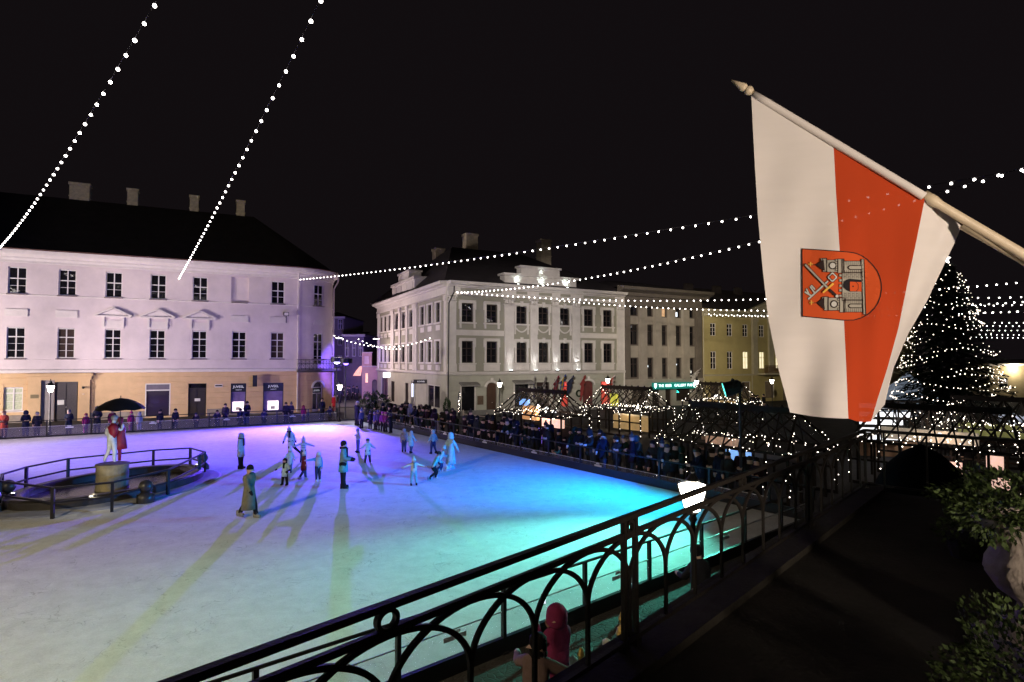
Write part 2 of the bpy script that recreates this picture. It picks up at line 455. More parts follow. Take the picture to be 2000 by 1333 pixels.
m_.build('ground_floor_wall', PEACH, LB)
# rusticated courses: proud bands with recessed joints between them
zc = .62
while zc < 3.9:
    z1 = min(zc + .47, 3.97); x = X0; segs = []
    blocks = sorted([(o[0] - .0, o[1] + .0) for o in gops if o[2] < z1 and o[3] > zc] + [(-2.45, 1.8), (2.0, 4.9)])
    for a, b in blocks:
        if a > x: segs.append((x, a))
        x = max(x, b)
    segs.append((x, X1)); m_ = MB(TL)
    for a, b in segs:
        if b - a > .1: MB(TL).exx([(-.03, zc + .02), (-.03, z1 - .02), (.0, z1), (0, zc)], a + .001, b - .001, max(1, int((b - a) / .5))).build('render_course', PEACH, LB)
    zc += .5
for a, b, h in ((X0, -2.46, .6), (10.5, 12.4, .6), (12.41, 17, .12), (1.8, 5.7, .6)): MB(TL).exx([(-.05, -.1), (-.05, h), (0, h + .02), (.02, -.1)], a, b, 8).build('plinth', mat('plinth_stone', (.30, .25, .21), .9, noise=.2), LB)
NX = 70
MB(TL).exx([(.0, 3.98), (-.10, 4.0), (-.14, 4.12), (-.14, 4.22), (-.05, 4.30), (0, 4.3)], X0, X1, NX).build('string_course', PTRIM, LB)
MB(TL).exx([(0, 10.30), (-.035, 10.32), (-.035, 10.40), (0, 10.42)], X0, X1, NX).build('sill_band', PTRIM, LB)
MB(TL).exx([(0, 5.02), (-.02, 5.03), (-.02, 5.09), (0, 5.1)], X0, X1, NX).build('lower_sill_band', PINK, LB)
MB(TL).exx([(0, 12.95), (-.06, 12.97), (-.06, 13.15), (-.16, 13.3), (-.16, 13.42), (-.50, 13.62), (-.55, 13.85), (-.55, 13.95), (0, 13.97)], X0, X1, NX).build('cornice', PTRIM, LB)
MB(TL).exx([(-.56, 13.97), (-.64, 13.99), (-.64, 14.04), (.3, 14.1), (.3, 13.97)], X0, X1, NX).build('gutter', mat('gutter', (.12, .06, .05), .6), LB)
rb = MB(); R0 = [TL(X0 + (XC + RC * pi / 2 - X0) * i / 60, -.3, 14.06) for i in range(61)] + [TL(X1, -.3, 14.06)]
tops = [(min(max(p[0], X0 + 5), 14.5), 9.0 if i < 61 else 16, 20.6) for i, p in enumerate(R0)]
for i in range(61): rb.add([R0[i], R0[i + 1], tops[i + 1], tops[i]], [(0, 1, 2, 3)])
rb.build('roof', mat('worn_tin_roof', (.022, .019, .020), .85, .1, noise=.2, ns=1.2), LB)
for cx, cw in ((-1.0, 1.6), (3.36, .9), (8.8, .8), (13.2, .8)): chimney(LB, cx, 9.4, 18.6, 22.25, cw, .9, CHIM)
# windows
for x in xw:
    if x != 13.06: window(LB, x, .13, 10.45, 1.2, 2.15, [.62, .62, .9], 2, WHITEP, GLASS, tr=1, bar=.03)
    window(LB, x, .13, 5.22, 1.2, 2.48, [.6, .6, .6, .74], 2, WHITEP, GLASSB if x > 14 or -1 < x < 1 else GLASS, tr=2, bar=.03)
for z0, z1, rows, t in ((10.37, 12.53, [.62, .62, .9], 1), (4.64, 7.7, [.7, .7, .7, .74], 2)):
    p = TL(AX, .13, 0); window(LB, p[0], p[1], z0, 1.1, z1 - z0, rows, 2, WHITEP, GLASS, tr=t, rz=radians(31))
for x in xw + [AX]:
    for z in (10.34, 5.1): MB(TL).box(x - .68, x + .68, -.10, .1, z, z + .095).build('window_sill', mat('zinc', (.22, .17, .17), .5, noise=.1), LB)
for x in xw:    # pediments or plain relief panels over the first-floor windows
    if -.5 < (x - 3.2) < 7 or x < -8:
        m_ = MB(); m_.box(x - .78, x + .78, -.06, 0, 7.75, 8.45).box(x - 1.28, x + 1.28, -.22, 0, 8.72, 8.86).box(x - .8, x - .6, -.16, -.06, 7.95, 8.72).box(x + .6, x + .8, -.16, -.06, 7.95, 8.72)
        m_.beam((x - 1.36, -.14, 8.84), (x + .03, -.14, 9.52), .26, .13).beam((x + 1.36, -.14, 8.84), (x - .03, -.14, 9.52), .26, .13)
        m_.exy([(x - 1.1, 8.86), (x + 1.1, 8.86), (x, 9.4)], -.06, 0)
        m_.build('pediment', PTRIM, LB)
    else:
        MB().box(x - .75, x + .75, -.09, 0, 8.6, 9.18).build('relief_panel', PTRIM, LB)
p = [TL(AX + .62 * cos(pi * i / 14), 0, 8.55 + .55 * sin(pi * i / 14)) for i in range(15)]; q = [TL(AX + .62 * cos(pi * i / 14), -.08, 8.55 + .55 * sin(pi * i / 14)) for i in range(15)]
MB().add(p + q, [tuple(range(15, 30))] + [(i, (i + 1) % 15, 15 + (i + 1) % 15, 15 + i) for i in range(15)]).build('relief_lunette', PTRIM, LB)
# portal with pilasters
m_ = MB(); m_.box(-2.4, -1.55, -.22, 0, -.05, 3.4).box(1.02, 1.76, -.22, 0, -.05, 3.4).box(-2.5, 1.86, -.28, 0, 3.4, 3.72).box(-2.62, 1.98, -.45, 0, 3.74, 3.9).box(-2.55, 1.9, -.36, 0, 3.9, 3.97)
m_.build('portal', PEACH, LB)
m_ = MB(); m_.box(-1.54, -.70, -.02, .0, 0, 3.4).build('grey_reveal', mat('grey_render', (.33, .29, .28), .85, noise=.1), LB)
d = MB(); d.box(-.68, .9, .16, .24, 0, 3.25).box(-.6, .05, .12, .16, .2, 1.5).box(.15, .82, .12, .16, .2, 1.5).box(-.6, .05, .12, .16, 1.65, 3.05).box(.15, .82, .12, .16, 1.65, 3.05)
d = d.build('door', GREYD, LB); d['label'] = 'grey double door in the portal'
MB().box(-.5, -.05, .10, .12, 1.35, 1.75).build('notice', PAPER, d); MB().ball((.1, .1, 1.15), .04).build('handle', WHITEP, d)
MB().box(-2.2, -1.7, -.26, -.22, 1.95, 2.25).build('wall_plaque', mat('brass_plaque', (.30, .24, .14), .4, metal=.6, noise=0), LB)
MB().box(1.25, 1.42, -.5, -.22, 2.75, 2.85).ball((1.33, -.45, 2.74), .09, 8, 6).build('security_camera', IRON, LB)
MB().lathe([(.09, 0), (.09, .03)], 10, (1.33, -.22, 2.2)).build('bell', PTRIM, LB)
# ground floor openings
CURT = mat('lit_curtain', (.45, .47, .34), .9, noise=.35, ns=7, emit=.10, ecol=(.8, .85, .55))
for a, b in ((-3.98, -2.74), (-9.8, -8.6), (-13.2, -12)):
    window(LB, (a + b) / 2, .14, .97, b - a, 1.88, [.75, .75, .42], 2, WHITEP, CURT, tr=1, fr=.09)
MB().box(-4.1, -2.62, -.1, .05, .86, .95).build('window_sill', PTRIM, LB)
s = MB().box(5.7, 5.78, -.04, .1, .12, 3.0).box(7.53, 7.61, -.04, .1, .12, 3.0).box(5.78, 7.53, -.04, .1, 2.92, 3.0).box(5.78, 7.53, -.04, .1, 2.36, 2.46).build('shop_window', WHITEP, LB)
MB().box(5.78, 7.53, .05, .07, .2, 2.36).build('pane', GLASSV, s); MB().box(5.78, 7.53, .0, .06, 2.46, 2.92).build('fascia', mat('grey_fascia', (.16, .14, .18), .6), s)
d = MB().box(8.99, 10.43, .14, .22, 0, 2.45).box(9.08, 9.66, .10, .14, .2, 2.3).box(9.76, 10.34, .10, .14, .2, 2.3).box(8.99, 10.43, .08, .22, 2.45, 2.55).build('door', DOORM, LB)
d['label'] = 'dark brown double door with a notice'
MB().box(9.5, 9.95, .085, .10, 1.35, 1.6).build('notice', PAPER, d); MB().box(9.05, 10.38, .15, .17, 2.55, 2.9).build('fanlight', GLASS, d)
MB().box(11.1, 11.75, -.07, 0, 2.58, 2.86).build('street_plate', PTRIM, LB); MB().box(11.15, 11.7, -.085, -.07, 2.66, 2.78, 0).build('plate_inset', SIGNB, LB)
DISP = mat('display_glow', (1, .9, .85), .8, emit=1.5, ecol=(1, .86, .80), noise=.0)
for a, b, w in ((12.43, 13.72, .95), (15.18, 16.97, .95)):
    c = (a + b) / 2
    s = MB().box(a, a + .06, -.02, .1, .15, 2.9).box(b - .06, b, -.02, .1, .15, 2.9).box(a + .06, b - .06, -.02, .1, .15, .25).box(a + .06, b - .06, -.05, .1, 2.12, 2.9).build('shop_window', SIGNB, LB)
    MB().box(a + .06, b - .06, .1, .12, .25, 2.12).build('pane', mat('purple_shop_glass', (.20, .14, .34), .15, .5, noise=.3, ns=1.2), s)
    MB().box(c - w / 2, c + w / 2, .02, .09, .34, 1.2).build('lit_display', DISP, s)
    MB().box(c - .22, c + .16, .0, .018, .42, .72).build('jewellery_stand', PTRIM, s)
    lettering('JUVEEL', .30, SIGNW, s, (c, -.06, 2.58)); lettering('meistrid', .15, SIGNW, s, (c, -.06, 2.31))
p = TL(AX, .2, 0); ph = radians(31)
d = link('door', None, LB, (p[0], p[1], 0), ph)
MB().box(-.62, -.52, -.06, .06, 0, 2.95).box(.52, .62, -.06, .06, 0, 2.95).box(-.04, .04, -.05, .05, 0, 1.75).box(-.52, .52, -.05, .05, 0, .25).box(-.52, .52, -.05, .05, 1.75, 1.83).box(-.52, .52, -.05, .05, 2.32, 2.4).build('door_frame', PTRIM, d)
MB().box(-.52, .52, 0, .02, .25, 1.75).build('pane', GLASSV, d); MB().box(-.52, .52, -.03, .02, 1.83, 2.32).build('sign_board', SIGNB, d)
MB().exy([(.52 * cos(pi * i / 12), 2.4 + .5 * sin(pi * i / 12)) for i in range(13)], .0, .02).build('fanlight', GLASSV, d)
lettering('JUVEEL', .24, SIGNW, d, (0, -.035, 2.06))
m_ = MB()
m_.strip([(p[0], p[1], 0)] * 0 + [Vector((p[0] + .72 * cos(a) * cos(ph) + .26 * sin(ph), p[1] + .72 * cos(a) * sin(ph) - .26 * cos(ph), 2.33 + .68 * sin(a))) for a in [pi * i / 16 for i in range(17)]], (sin(ph), -cos(ph), 0), .09, .05)
m_.build('arch_trim', PTRIM, LB)
# balcony on the rounded corner
bal = [XC - .15 + i * .3 for i in range(20)]
MB(TL).exx([(-.95, 3.98), (-.95, 4.12), (-.85, 4.16), (0, 4.16), (0, 3.85), (-.3, 3.9)], bal[0], bal[-1], 24).build('balcony_slab', mat('balcony_stone', (.10, .085, .09), .8), LB)
m_ = MB()
for zz in (4.25, 4.72, 5.12): m_.tube([TL(x, -.86, zz) for x in bal], .022, 5)
for x in bal: m_.tube([TL(x, -.86, 4.16), TL(x, -.86, 5.12)], .016, 5)
for a, b in zip(bal, bal[1:]):
    c = (a + b) / 2
    m_.tube([TL(c + .11 * cos(2 * pi * i / 10), -.86, 4.92 + .13 * sin(2 * pi * i / 10)) for i in range(10)], .011, 4, closed=True)
    m_.tube([TL(a, -.86, 4.25), TL(c, -.86, 4.5), TL(a, -.86, 4.72)], .011, 4); m_.tube([TL(b, -.86, 4.25), TL(c, -.86, 4.5), TL(b, -.86, 4.72)], .011, 4)
for x in (bal[0], bal[-1]):
    m_.tube([TL(x, -.86, 5.12), TL(x, 0, 5.12)], .022, 5)
m_.build('balcony_railing', IRON, LB)
# pipes, floodlight, loudspeaker on the wall
m_ = MB(TL); m_.tube([(XC - .08, -.12, 13.7), (XC - .08, -.12, .1)], .07, 8).box(XC - .2, XC + .04, -.26, -.04, 13.3, 13.66)
for z in (4.5, 7.5, 10.6): m_.box(XC - .17, XC + .01, -.2, 0, z, z + .06)
m_.build('downpipe', PTRIM, LB)
xe = XC + RC * radians(80); m_ = MB(TL); m_.tube([(xe - .25, -.6, 13.7), (xe - .1, -.5, 13.2), (xe, -.12, 12.5), (xe, -.12, .1)], .07, 8); m_.build('downpipe', PTRIM, LB)
fl = MB().box(17.05, 17.12, -.45, 0, 9.15, 9.2).box(16.85, 17.32, -.72, -.42, 9.25, 9.62).beam((17.1, -.5, 9.3), (17.1, -.5, 8.6), .06, .06).build('wall_floodlight', IRON, LB)
MB().box(16.9, 17.27, -.74, -.72, 9.3, 9.57).build('lens', WHITEP, fl)
MB().beam((14.45, 0, 3.3), (14.45, -.4, 3.25), .06, .06).box(14.25, 14.62, -.75, -.35, 2.6, 3.65).build('loudspeaker', IRON, LB)

# ================================================================ MIDDLE BUILDING (grey, white pilasters, lit attic)
OLIVE = mat('olive_render', (.300, .290, .225), .85, .2, noise=.08, ns=.8, bump=.15, bs=7)
OLIVG = mat('pale_olive_render', (.40, .39, .315), .85, .2, noise=.09, ns=.9, bump=.15, bs=7)
STUC = mat('white_stucco', (.62, .58, .53), .8, .2, noise=.08, ns=2, bump=.1, bs=12)
FRBR = mat('brown_frame', (.035, .022, .018), .5, .4, noise=.1)
REDL = mat('red_room_light', (1, .2, .15), .8, emit=1.1, ecol=(1, .07, .05), noise=0)
UPL = mat('uplight_glow', (1, 1, 1), .5, emit=14, ecol=(.92, 1, .98), noise=0)
MA = atan2(.47165, .88178)
MBD = thing('corner_building', 'grey classical building with white pilasters and floodlit roof attic at the street corner', 'building', (-5.807, 53.0, 0), MA)
MX = 20.0
wc = [1.93, 4.43, 7.6, 10.06, 12.55, 15.46, 17.87]
mid = (7.6, 10.06, 12.55)
ops = [(x - .58, x + .58, 8.54, 10.27) for x in wc] + [(x - .56, x + .56, 4.81, 6.8) for x in wc]
m_ = MB(); wall(m_, 0, MX, 3.95, 11.0, ops, .25)
for x in mid: arch_fill(m_, x - .58, x + .58, 10.27, .2, .2); arch_fill(m_, x - .56, x + .56, 6.8, .2, .2)
m_.build('upper_wall', OLIVE, MBD)
gop = [(1.25, 2.8, .3, 2.75), (3.9, 4.95, -.05, 2.95), (6.75, 8.5, .6, 2.85), (9.3, 10.8, -.05, 2.9), (12.1, 13.0, .4, 2.9), (14.75, 16.05, -.05, 2.95), (17.0, 18.4, .5, 2.85)]
m_ = MB(); wall(m_, 0, MX, -.1, 3.7, gop, .3); arch_fill(m_, 3.9, 4.95, 2.95, .25, .25); arch_fill(m_, 14.75, 16.05, 2.95, .35, .25)
m_.build('ground_floor_wall', OLIVG, MBD)
zc = .5
while zc < 3.6:
    z1 = min(zc + .42, 3.68); x = 0.02; segs = []
    for a, b in sorted((o[0] - .12, o[1] + .12) for o in gop if o[2] < z1 and o[3] > zc):
        if a > x: segs.append((x, a))
        x = max(x, b)
    segs.append((x, MX)); m_ = MB()
    for a, b in segs: MB().exx([(-.025, zc + .02), (-.025, z1 - .02), (0, z1), (0, zc)], a, b).build('render_course', OLIVG, MBD)
    zc += .44
MB().exx([(0, 3.68), (-.12, 3.70), (-.22, 3.82), (-.22, 3.93), (-.1, 4.0), (0, 4.0)], -.15, MX + .1).build('ledge', STUC, MBD)
MB().box(0, MX, -.06, 0, -.1, .45).build('plinth', mat('plinth_grey', (.2, .19, .17), .9, noise=.2), MBD)


def pilaster(par, x0, x1, nm='pilaster'):
    m = MB(); m.box(x0, x1, -.16, 0, 4.75, 10.3).box(x0 - .06, x1 + .06, -.22, 0, 4.0, 4.66).box(x0 - .03, x1 + .03, -.2, 0, 4.66, 4.76)
    m.box(x0 - .05, x1 + .05, -.21, 0, 10.3, 10.4).box(x0 - .09, x1 + .09, -.26, 0, 10.9, 11.0)
    w = x1 - x0
    for i in range(3):
        c = x0 + w * (i + .5) / 3; m.box(c - w * .13, c + w * .13, -.24, 0, 10.44, 10.66); m.ball((c, -.2, 10.72), w * .16, 6, 5)
    for c in (x0 - .02, x1 + .02): m.lathe([(.12, -.05), (.14, 0), (.12, .05)], 8, (c, -.17, 10.8))
    return m.build(nm, STUC, par)


for a, b in ((.04, .78), (5.75, 6.72), (8.55, 9.32), (11.03, 11.8), (13.42, 14.35), (19.1, 19.96)): pilaster(MBD, a, b)


def surround(par, x, z0, z1, w, arched, lower):
    """moulded window surround with ears, keystone, sill and what hangs below it"""
    m = MB(); h = w / 2
    m.box(x - h - .2, x - h, -.09, 0, z0, z1 + .02).box(x + h, x + h + .2, -.09, 0, z0, z1 + .02)
    m.box(x - h - .3, x - h - .2, -.07, 0, z1 - .55, z1 + .18).box(x + h + .2, x + h + .3, -.07, 0, z1 - .55, z1 + .18)
    m.box(x - h - .2, x + h + .2, -.09, 0, z1 + .02, z1 + .2); m.box(x - h - .26, x + h + .26, -.15, 0, z1 + .2, z1 + .28)
    m.box(x - .13, x + .13, -.2, 0, z1 - .06, z1 + (.44 if arched else .34)) if arched else None
    m.box(x - h - .3, x + h + .3, -.2, 0, z0 - .14, z0 - .02)
    if not lower:
        for s in (-1, 1): m.box(x + s * (h + .12) - .09, x + s * (h + .12) + .09, -.13, 0, z0 - .55, z0 - .14)
        if arched: m.strip([(x + (h + .05) * c, -.05, z0 - .4 - .38 * (1 - c * c)) for c in [i / 6 - 1 for i in range(13)]], (0, -1, 0), .06, .04)
        if arched:
            for s in (-1, 1): m.box(x + s * (h + .12) - .07, x + s * (h + .12) + .07, -.09, 0, z0 - 1.0, z0 - .55)
    else:
        m.box(x - h - .25, x + h + .25, -.1, 0, 4.05, 4.66)
        for i in range(5):
            c = x - h + w * (i + .5) / 5
            if arched: m.lathe([(.05, 0), (.08, .12), (.04, .3), (.07, .44)], 6, (c, -.14, 4.12))
            else: m.strip([(c + .1 * cos(2 * pi * k / 8), -.11, 4.36 + .17 * sin(2 * pi * k / 8)) for k in range(8)], (0, -1, 0), .025, .02, closed=True)
    return m.build('window_surround', STUC, par)


for x in wc:
    ar = x in mid
    window(MBD, x, .14, 8.55, 1.16, 1.71, [.55, .6, .55], 2, FRBR, GLASS, tr=1, fr=.07)
    window(MBD, x, .14, 4.82, 1.12, 1.97, [.6, .65, .6], 2, FRBR, GLASS, tr=1, fr=.07)
    surround(MBD, x, 8.54, 10.27, 1.16, ar, False); surround(MBD, x, 4.81, 6.8, 1.12, ar, True)
for a, b in ((.8, 5.72), (14.38, 19.08)):
    m_ = MB().box(a, b, -.05, 0, 7.32, 7.36).box(a, b, -.05, 0, 7.78, 7.83).box(a, b, -.02, 0, 7.36, 7.78); k = a + .15
    while k < b - .1: m_.strip([(k + .12 * cos(t), -.03, 7.57 + .13 * sin(t)) for t in [i * .55 for i in range(9)]], (0, -1, 0), .03, .02); k += .33
    m_.build('frieze_band', STUC, MBD)
m_ = MB().exx([(0, 11.0), (-.2, 11.02), (-.2, 11.28), (-.12, 11.3), (-.12, 11.72), (-.28, 11.76), (-.34, 11.86), (-.7, 11.95), (-.78, 12.12), (-.78, 12.2), (.2, 12.25), (.2, 11.0)], -.05, MX + .05)
m_.build('entablature', STUC, MBD)
for a, b in ((1.2, 5.4), (7.0, 8.2), (9.5, 11.0), (12.0, 13.2), (14.8, 18.8)): MB().box(a, b, -.135, -.1, 11.38, 11.66).build('frieze_panel', OLIVE, MBD)
# attic in two steps
m_ = MB().box(5.95, 14.2, .3, 1.3, 12.2, 13.2).box(5.75, 14.4, .1, 1.4, 13.2, 13.42).box(7.8, 12.25, .4, 1.3, 13.42, 14.1).box(7.65, 12.4, .25, 1.4, 14.1, 14.28)
for x in (8.55, 11.6): m_.box(x - .06, x + .06, .26, .3, 12.2, 13.2)
m_.strip([(9.55, .37, 13.62), (10.03, .37, 13.98), (10.5, .37, 13.62)], (0, -1, 0), .05, .03); m_.build('attic', STUC, MBD)
for x in (7.25, 10.05, 12.9):
    u = MB().box(x - .12, x + .12, -.12, .12, 12.26, 12.36).build('uplight', IRON, MBD); MB().box(x - .09, x + .09, -.09, .09, 12.36, 12.38).build('lens', UPL, u)
m_ = Matrix.Translation((-5.807, 53, 0)) @ Matrix.Rotation(MA, 4, 'Z')
for x in (7.25, 10.05, 12.9): spot('attic_uplight', m_ @ Vector((x, -.1, 12.42)), m_ @ Vector((x, .5, 13.4)), 55, (.80, 1, .95), 85, .7, .05)
spot('attic_uplight', m_ @ Vector((10.05, .15, 13.46)), m_ @ Vector((10.05, .5, 14.2)), 30, (.8, 1, .95), 80, .7, .04)
for x in (6.23, 8.93, 11.41, 13.88):
    u = MB().box(x - .14, x + .14, -.6, -.36, 4.0, 4.1).build('uplight', IRON, MBD); MB().box(x - .11, x + .11, -.57, -.39, 4.1, 4.12).build('lens', UPL, u)
    spot('pilaster_uplight', m_ @ Vector((x, -.5, 4.15)), m_ @ Vector((x, -.1, 8)), 120, (.95, .97, 1), 60, .8, .06)
# ground-floor shopfronts and doors
AWN = mat('grey_awning', (.20, .19, .17), .9, noise=.2)
for a, b, z in ((1.25, 2.8, 2.75), (6.75, 8.5, 2.85)):
    s = MB().box(a, a + .12, -.05, .1, .3, z).box(b - .12, b, -.05, .1, .3, z).box(a, b, -.05, .1, z - .1, z).build('shop_window', STUC, MBD)
    MB().box(a + .12, b - .12, .06, .08, .35, z - .1).build('pane', GLASS, s)
    MB().exx([(-.02, z + .3), (-.35, z + .22), (-.75, z + .05), (-.75, z - .08), (-.7, z - .08), (-.3, z + .1), (-.02, z + .15)], a - .15, b + .15).build('awning', AWN, MBD)
for a, b, z, mt, lab in ((3.9, 4.95, 2.9, mat('brown_door', (.075, .04, .025), .6), 'tall brown door under a white arch'), (14.75, 16.05, 2.9, mat('red_brown_door', (.14, .035, .03), .6), 'red brown door under a white arch')):
    c = (a + b) / 2; d = MB().box(a, b, .15, .22, 0, z).box(a + .08, c - .04, .11, .15, .2, 1.2).box(c + .04, b - .08, .11, .15, .2, 1.2).box(a + .08, c - .04, .11, .15, 1.35, z - .5).box(c + .04, b - .08, .11, .15, 1.35, z - .5).build('door', mt, MBD)
    d['label'] = lab; MB().ball((c + .1, .09, 1.1), .04, 6, 5).build('handle', STUC, d)
    w = (b - a) / 2 + .1
    MB().strip([(c - w * cos(pi * i / 12), -.05, z - .35 + .55 * sin(pi * i / 12)) for i in range(13)], (0, -1, 0), .1, .05).box(c - .12, c + .12, -.15, 0, z + .1, z + .5).build('door_arch', STUC, MBD)
d = MB().box(9.3, 10.8, .15, .2, 0, 2.9).build('door', FRBR, MBD); MB().box(9.45, 10.65, .12, .14, .9, 2.5).build('pane', GLASS, d)
for a, b, z0, z1 in ((12.1, 13.0, .4, 2.9), (17.0, 18.4, .5, 2.85)):
    s = MB().box(a, a + .08, 0, .1, z0, z1).box(b - .08, b, 0, .1, z0, z1).box(a, b, 0, .1, z1 - .5, z1 - .42).build('shop_window', FRBR, MBD)
    MB().box(a + .08, b - .08, .08, .1, z0, z1).build('pane', mat('red_lit_room', (.3, .04, .03), .6, emit=.45, ecol=(1, .10, .06), noise=.3, ns=3), s)
    MB().box(a + .2, b - .2, .04, .06, z1 - .36, z1 - .1).build('neon_sign', REDL, s)
MB().box(2.95, 3.55, -.08, 0, .95, 1.75).build('menu_board', mat('menu_board', (.12, .08, .05), .7, noise=.5, ns=20), MBD)
m_ = MB(); m_.tube([(11.2 + .0, -.3, 1.0), (11.2, -.3, 3.2)], .02, 5); m_.strip([(14.2 + .3 * cos(t), -.12, 1.7 + .3 * sin(t)) for t in [2 * pi * i / 14 for i in range(14)]], (0, -1, 0), .07, .06, closed=True); m_.build('door_wreath', mat('wreath', (.02, .035, .015), .9), MBD)
MB().tube([(.55, -.22, 11.9), (.5, -.3, 11.2), (.02, -.26, 10.2), (-.02, -.2, .2)], .06, 8).build('downpipe', IRON, MBD)
MB().tube([(MX - .02, -.14, 11.7), (MX - .02, -.14, .2)], .07, 8).build('downpipe', STUC, MBD)
rb = MB(); plain_roof(rb, -.4, MX + .4, -.3, 26, 12.24, 18.0, 6); rb.build('roof', ROOF, MBD)
for x, y, z0, z1, w in ((16.5, 10.5, 14, 19.4, 1.35), (8.9, 15, 15, 20.2, 1.5), (5.6, 17, 14, 18.5, 1.1)): chimney(MBD, x, y, z0, z1, w, 1.2, CHIM)
# side facade towards the street
SR = atan2(.89318, -.44970) - pi      # local x runs from the back to the corner
SB = Matrix.Rotation(atan2(.89318, -.4497) - MA, 4, 'Z')


def TS(x, y, z):      # x = distance along the street side, y = inwards
    v = SB @ Vector((x, -y, 0)); return (v.x, v.y, z)


sr = [2.5, 4.9, 7.2]; sa = [11.0, 13.8, 16.5]; sb = [19.6, 21.7, 23.6]
sops = [(x - .62, x + .62, 8.6, 10.45) for x in sr + sa + sb] + [(x - .6, x + .6, 4.85, 6.85) for x in sr + sa + sb]
m_ = MB(TS); wall(m_, 0, 25.6, 3.95, 11.0, sops, .25)
for x in sa: arch_fill(m_, x - .62, x + .62, 10.45, .6, .2); arch_fill(m_, x - .6, x + .6, 6.85, .6, .2)
m_.build('side_wall', OLIVE, MBD)
sg = [(2.0, 5.8, .6, 2.7), (9.5, 11.0, 0, 2.9), (12, 13.2, .2, 2.6), (17.5, 19, .2, 2.6), (20.5, 23.5, .3, 2.9)]
m_ = MB(TS); wall(m_, 0, 25.6, -.1, 3.7, sg, .3); m_.build('side_ground_wall', OLIVG, MBD)
MB(TS).exx([(0, 3.68), (-.12, 3.70), (-.22, 3.82), (-.22, 3.93), (-.1, 4.0), (0, 4.0)], 0, 25.6).exx(
    [(0, 11.0), (-.2, 11.02), (-.2, 11.28), (-.12, 11.3), (-.12, 11.72), (-.28, 11.76), (-.34, 11.86), (-.7, 11.95), (-.78, 12.12), (-.78, 12.2), (.2, 12.25), (.2, 11.0)], -.05, 25.6).build('side_entablature', STUC, MBD)
for x in sr + sa + sb:
    for z0, z1, h in ((8.6, 10.45, .62), (4.85, 6.85, .6)):
        m_ = MB(TS); m_.box(x - h - .18, x - h, -.08, 0, z0, z1).box(x + h, x + h + .18, -.08, 0, z0, z1).box(x - h - .22, x + h + .22, -.1, 0, z1, z1 + .16).box(x - h - .25, x + h + .25, -.16, 0, z0 - .14, z0)
        m_.box(x - h + .05, x + h - .05, -.05, 0, z0 - .75, z0 - .25).build('window_surround', STUC, MBD)
for a in (.05, 8.9, 9.6, 12.1, 14.9, 17.6, 18.3, 24.7): MB(TS).box(a, a + .6, -.14, 0, 4.0, 11.0).box(a - .04, a + .64, -.22, 0, 10.45, 10.95).build('pilaster', STUC, MBD)
for x in sr + sa + sb:
    for z0, h in ((8.6, 1.85), (4.85, 2.0)):
        p = TS(x, .14, 0); window(MBD, p[0], p[1], z0, 1.22, h, [.6, .65, .6], 2, FRBR, GLASS, tr=1, fr=.07, rz=SR - MA + 0.0)
m_ = MB(TS).box(9.0, 17.6, -.3, 1.2, 12.2, 13.5).box(8.8, 17.8, -.45, 1.3, 13.5, 13.8).box(11.4, 15.4, -.2, 1.2, 13.8, 14.6).box(11.2, 15.6, -.3, 1.3, 14.6, 14.8)
for k in range(4): m_.box(9.6 + 2.1 * k, 11.1 + 2.1 * k, -.34, -.3, 12.45, 13.3)
m_.build('side_attic', STUC, MBD)
for a, b, z0, z1 in sg:
    p = TS((a + b) / 2, .15, 0)
    s = MB().box(-(b - a) / 2, -(b - a) / 2 + .1, -.05, .05, z0, z1).box((b - a) / 2 - .1, (b - a) / 2, -.05, .05, z0, z1).box(-.05, .05, -.05, .05, z0, z1).box(-(b - a) / 2, (b - a) / 2, -.05, .05, z1 - .1, z1).build('shop_window', STUC if b < 12 else FRBR, MBD, loc=(p[0], p[1], 0), rz=SR - MA)
    MB().box(-(b - a) / 2 + .1, (b - a) / 2 - .1, 0, .02, z0, z1 - .1).build('pane', GLASS, s)
p = TS(10.2, -.06, 0); MB().box(-.25, .25, -.05, 0, 1.2, 2.6).build('lit_sign', mat('blue_white_sign', (.8, .85, 1), .8, emit=1.2, ecol=(.75, .82, 1), noise=0), MBD, loc=(p[0], p[1], 0), rz=SR - MA)
p = TS(6.0, -.5, 0); sg_ = MB().box(-.75, .75, -.06, .06, 2.75, 3.15).build('shop_sign', IRON, MBD, loc=(p[0], p[1], 0), rz=-MA)
lettering('KOHVIK', .2, SIGNW, sg_, (0, -.07, 2.95))
p = TS(19.5, -.4, 0); MB().box(-.4, .4, -.08, .08, 3.0, 3.6).build('light_box', mat('lightbox', (1, 1, 1), .6, emit=2.2, ecol=(1, .97, .95), noise=0), MBD, loc=(p[0], p[1], 0), rz=-MA)

# ================================================================ CONCRETE BUILDING WITH THE PUB SIGN
CONC = mat('brown_concrete', (.15, .128, .105), .9, .2, noise=.16, ns=.9, bump=.3, bs=8)
CONL = mat('pale_concrete', (.33, .295, .24), .9, .2, noise=.14, ns=.9, bump=.3, bs=8)
PB = thing('pub_building', 'brown concrete building with tall pilasters and a lit green pub sign', 'building', (-5.807 + .88178 * 20.1, 53 + .47165 * 20.1, 0), MA)
pw = [1.33, 3.42, 5.42, 7.53, 9.55]
o_ = [(x - .53, x + .53, a, b) for x in pw for a, b in ((3.2, 5.3), (6.72, 8.9), (9.85, 10.85))]
m_ = MB(); wall(m_, 0, 11.35, 3.0, 13.0, o_, .3); m_.build('wall', CONC, PB)
m_ = MB(); wall(m_, 0, 11.35, -.1, 3.0, [(1.0, 3.1, 0, 1.95), (3.8, 5.0, 0, 1.95), (5.7, 6.7, 0, 1.95), (7.3, 9.6, .5, 1.95)], .5); m_.build('ground_floor_wall', CONL, PB)
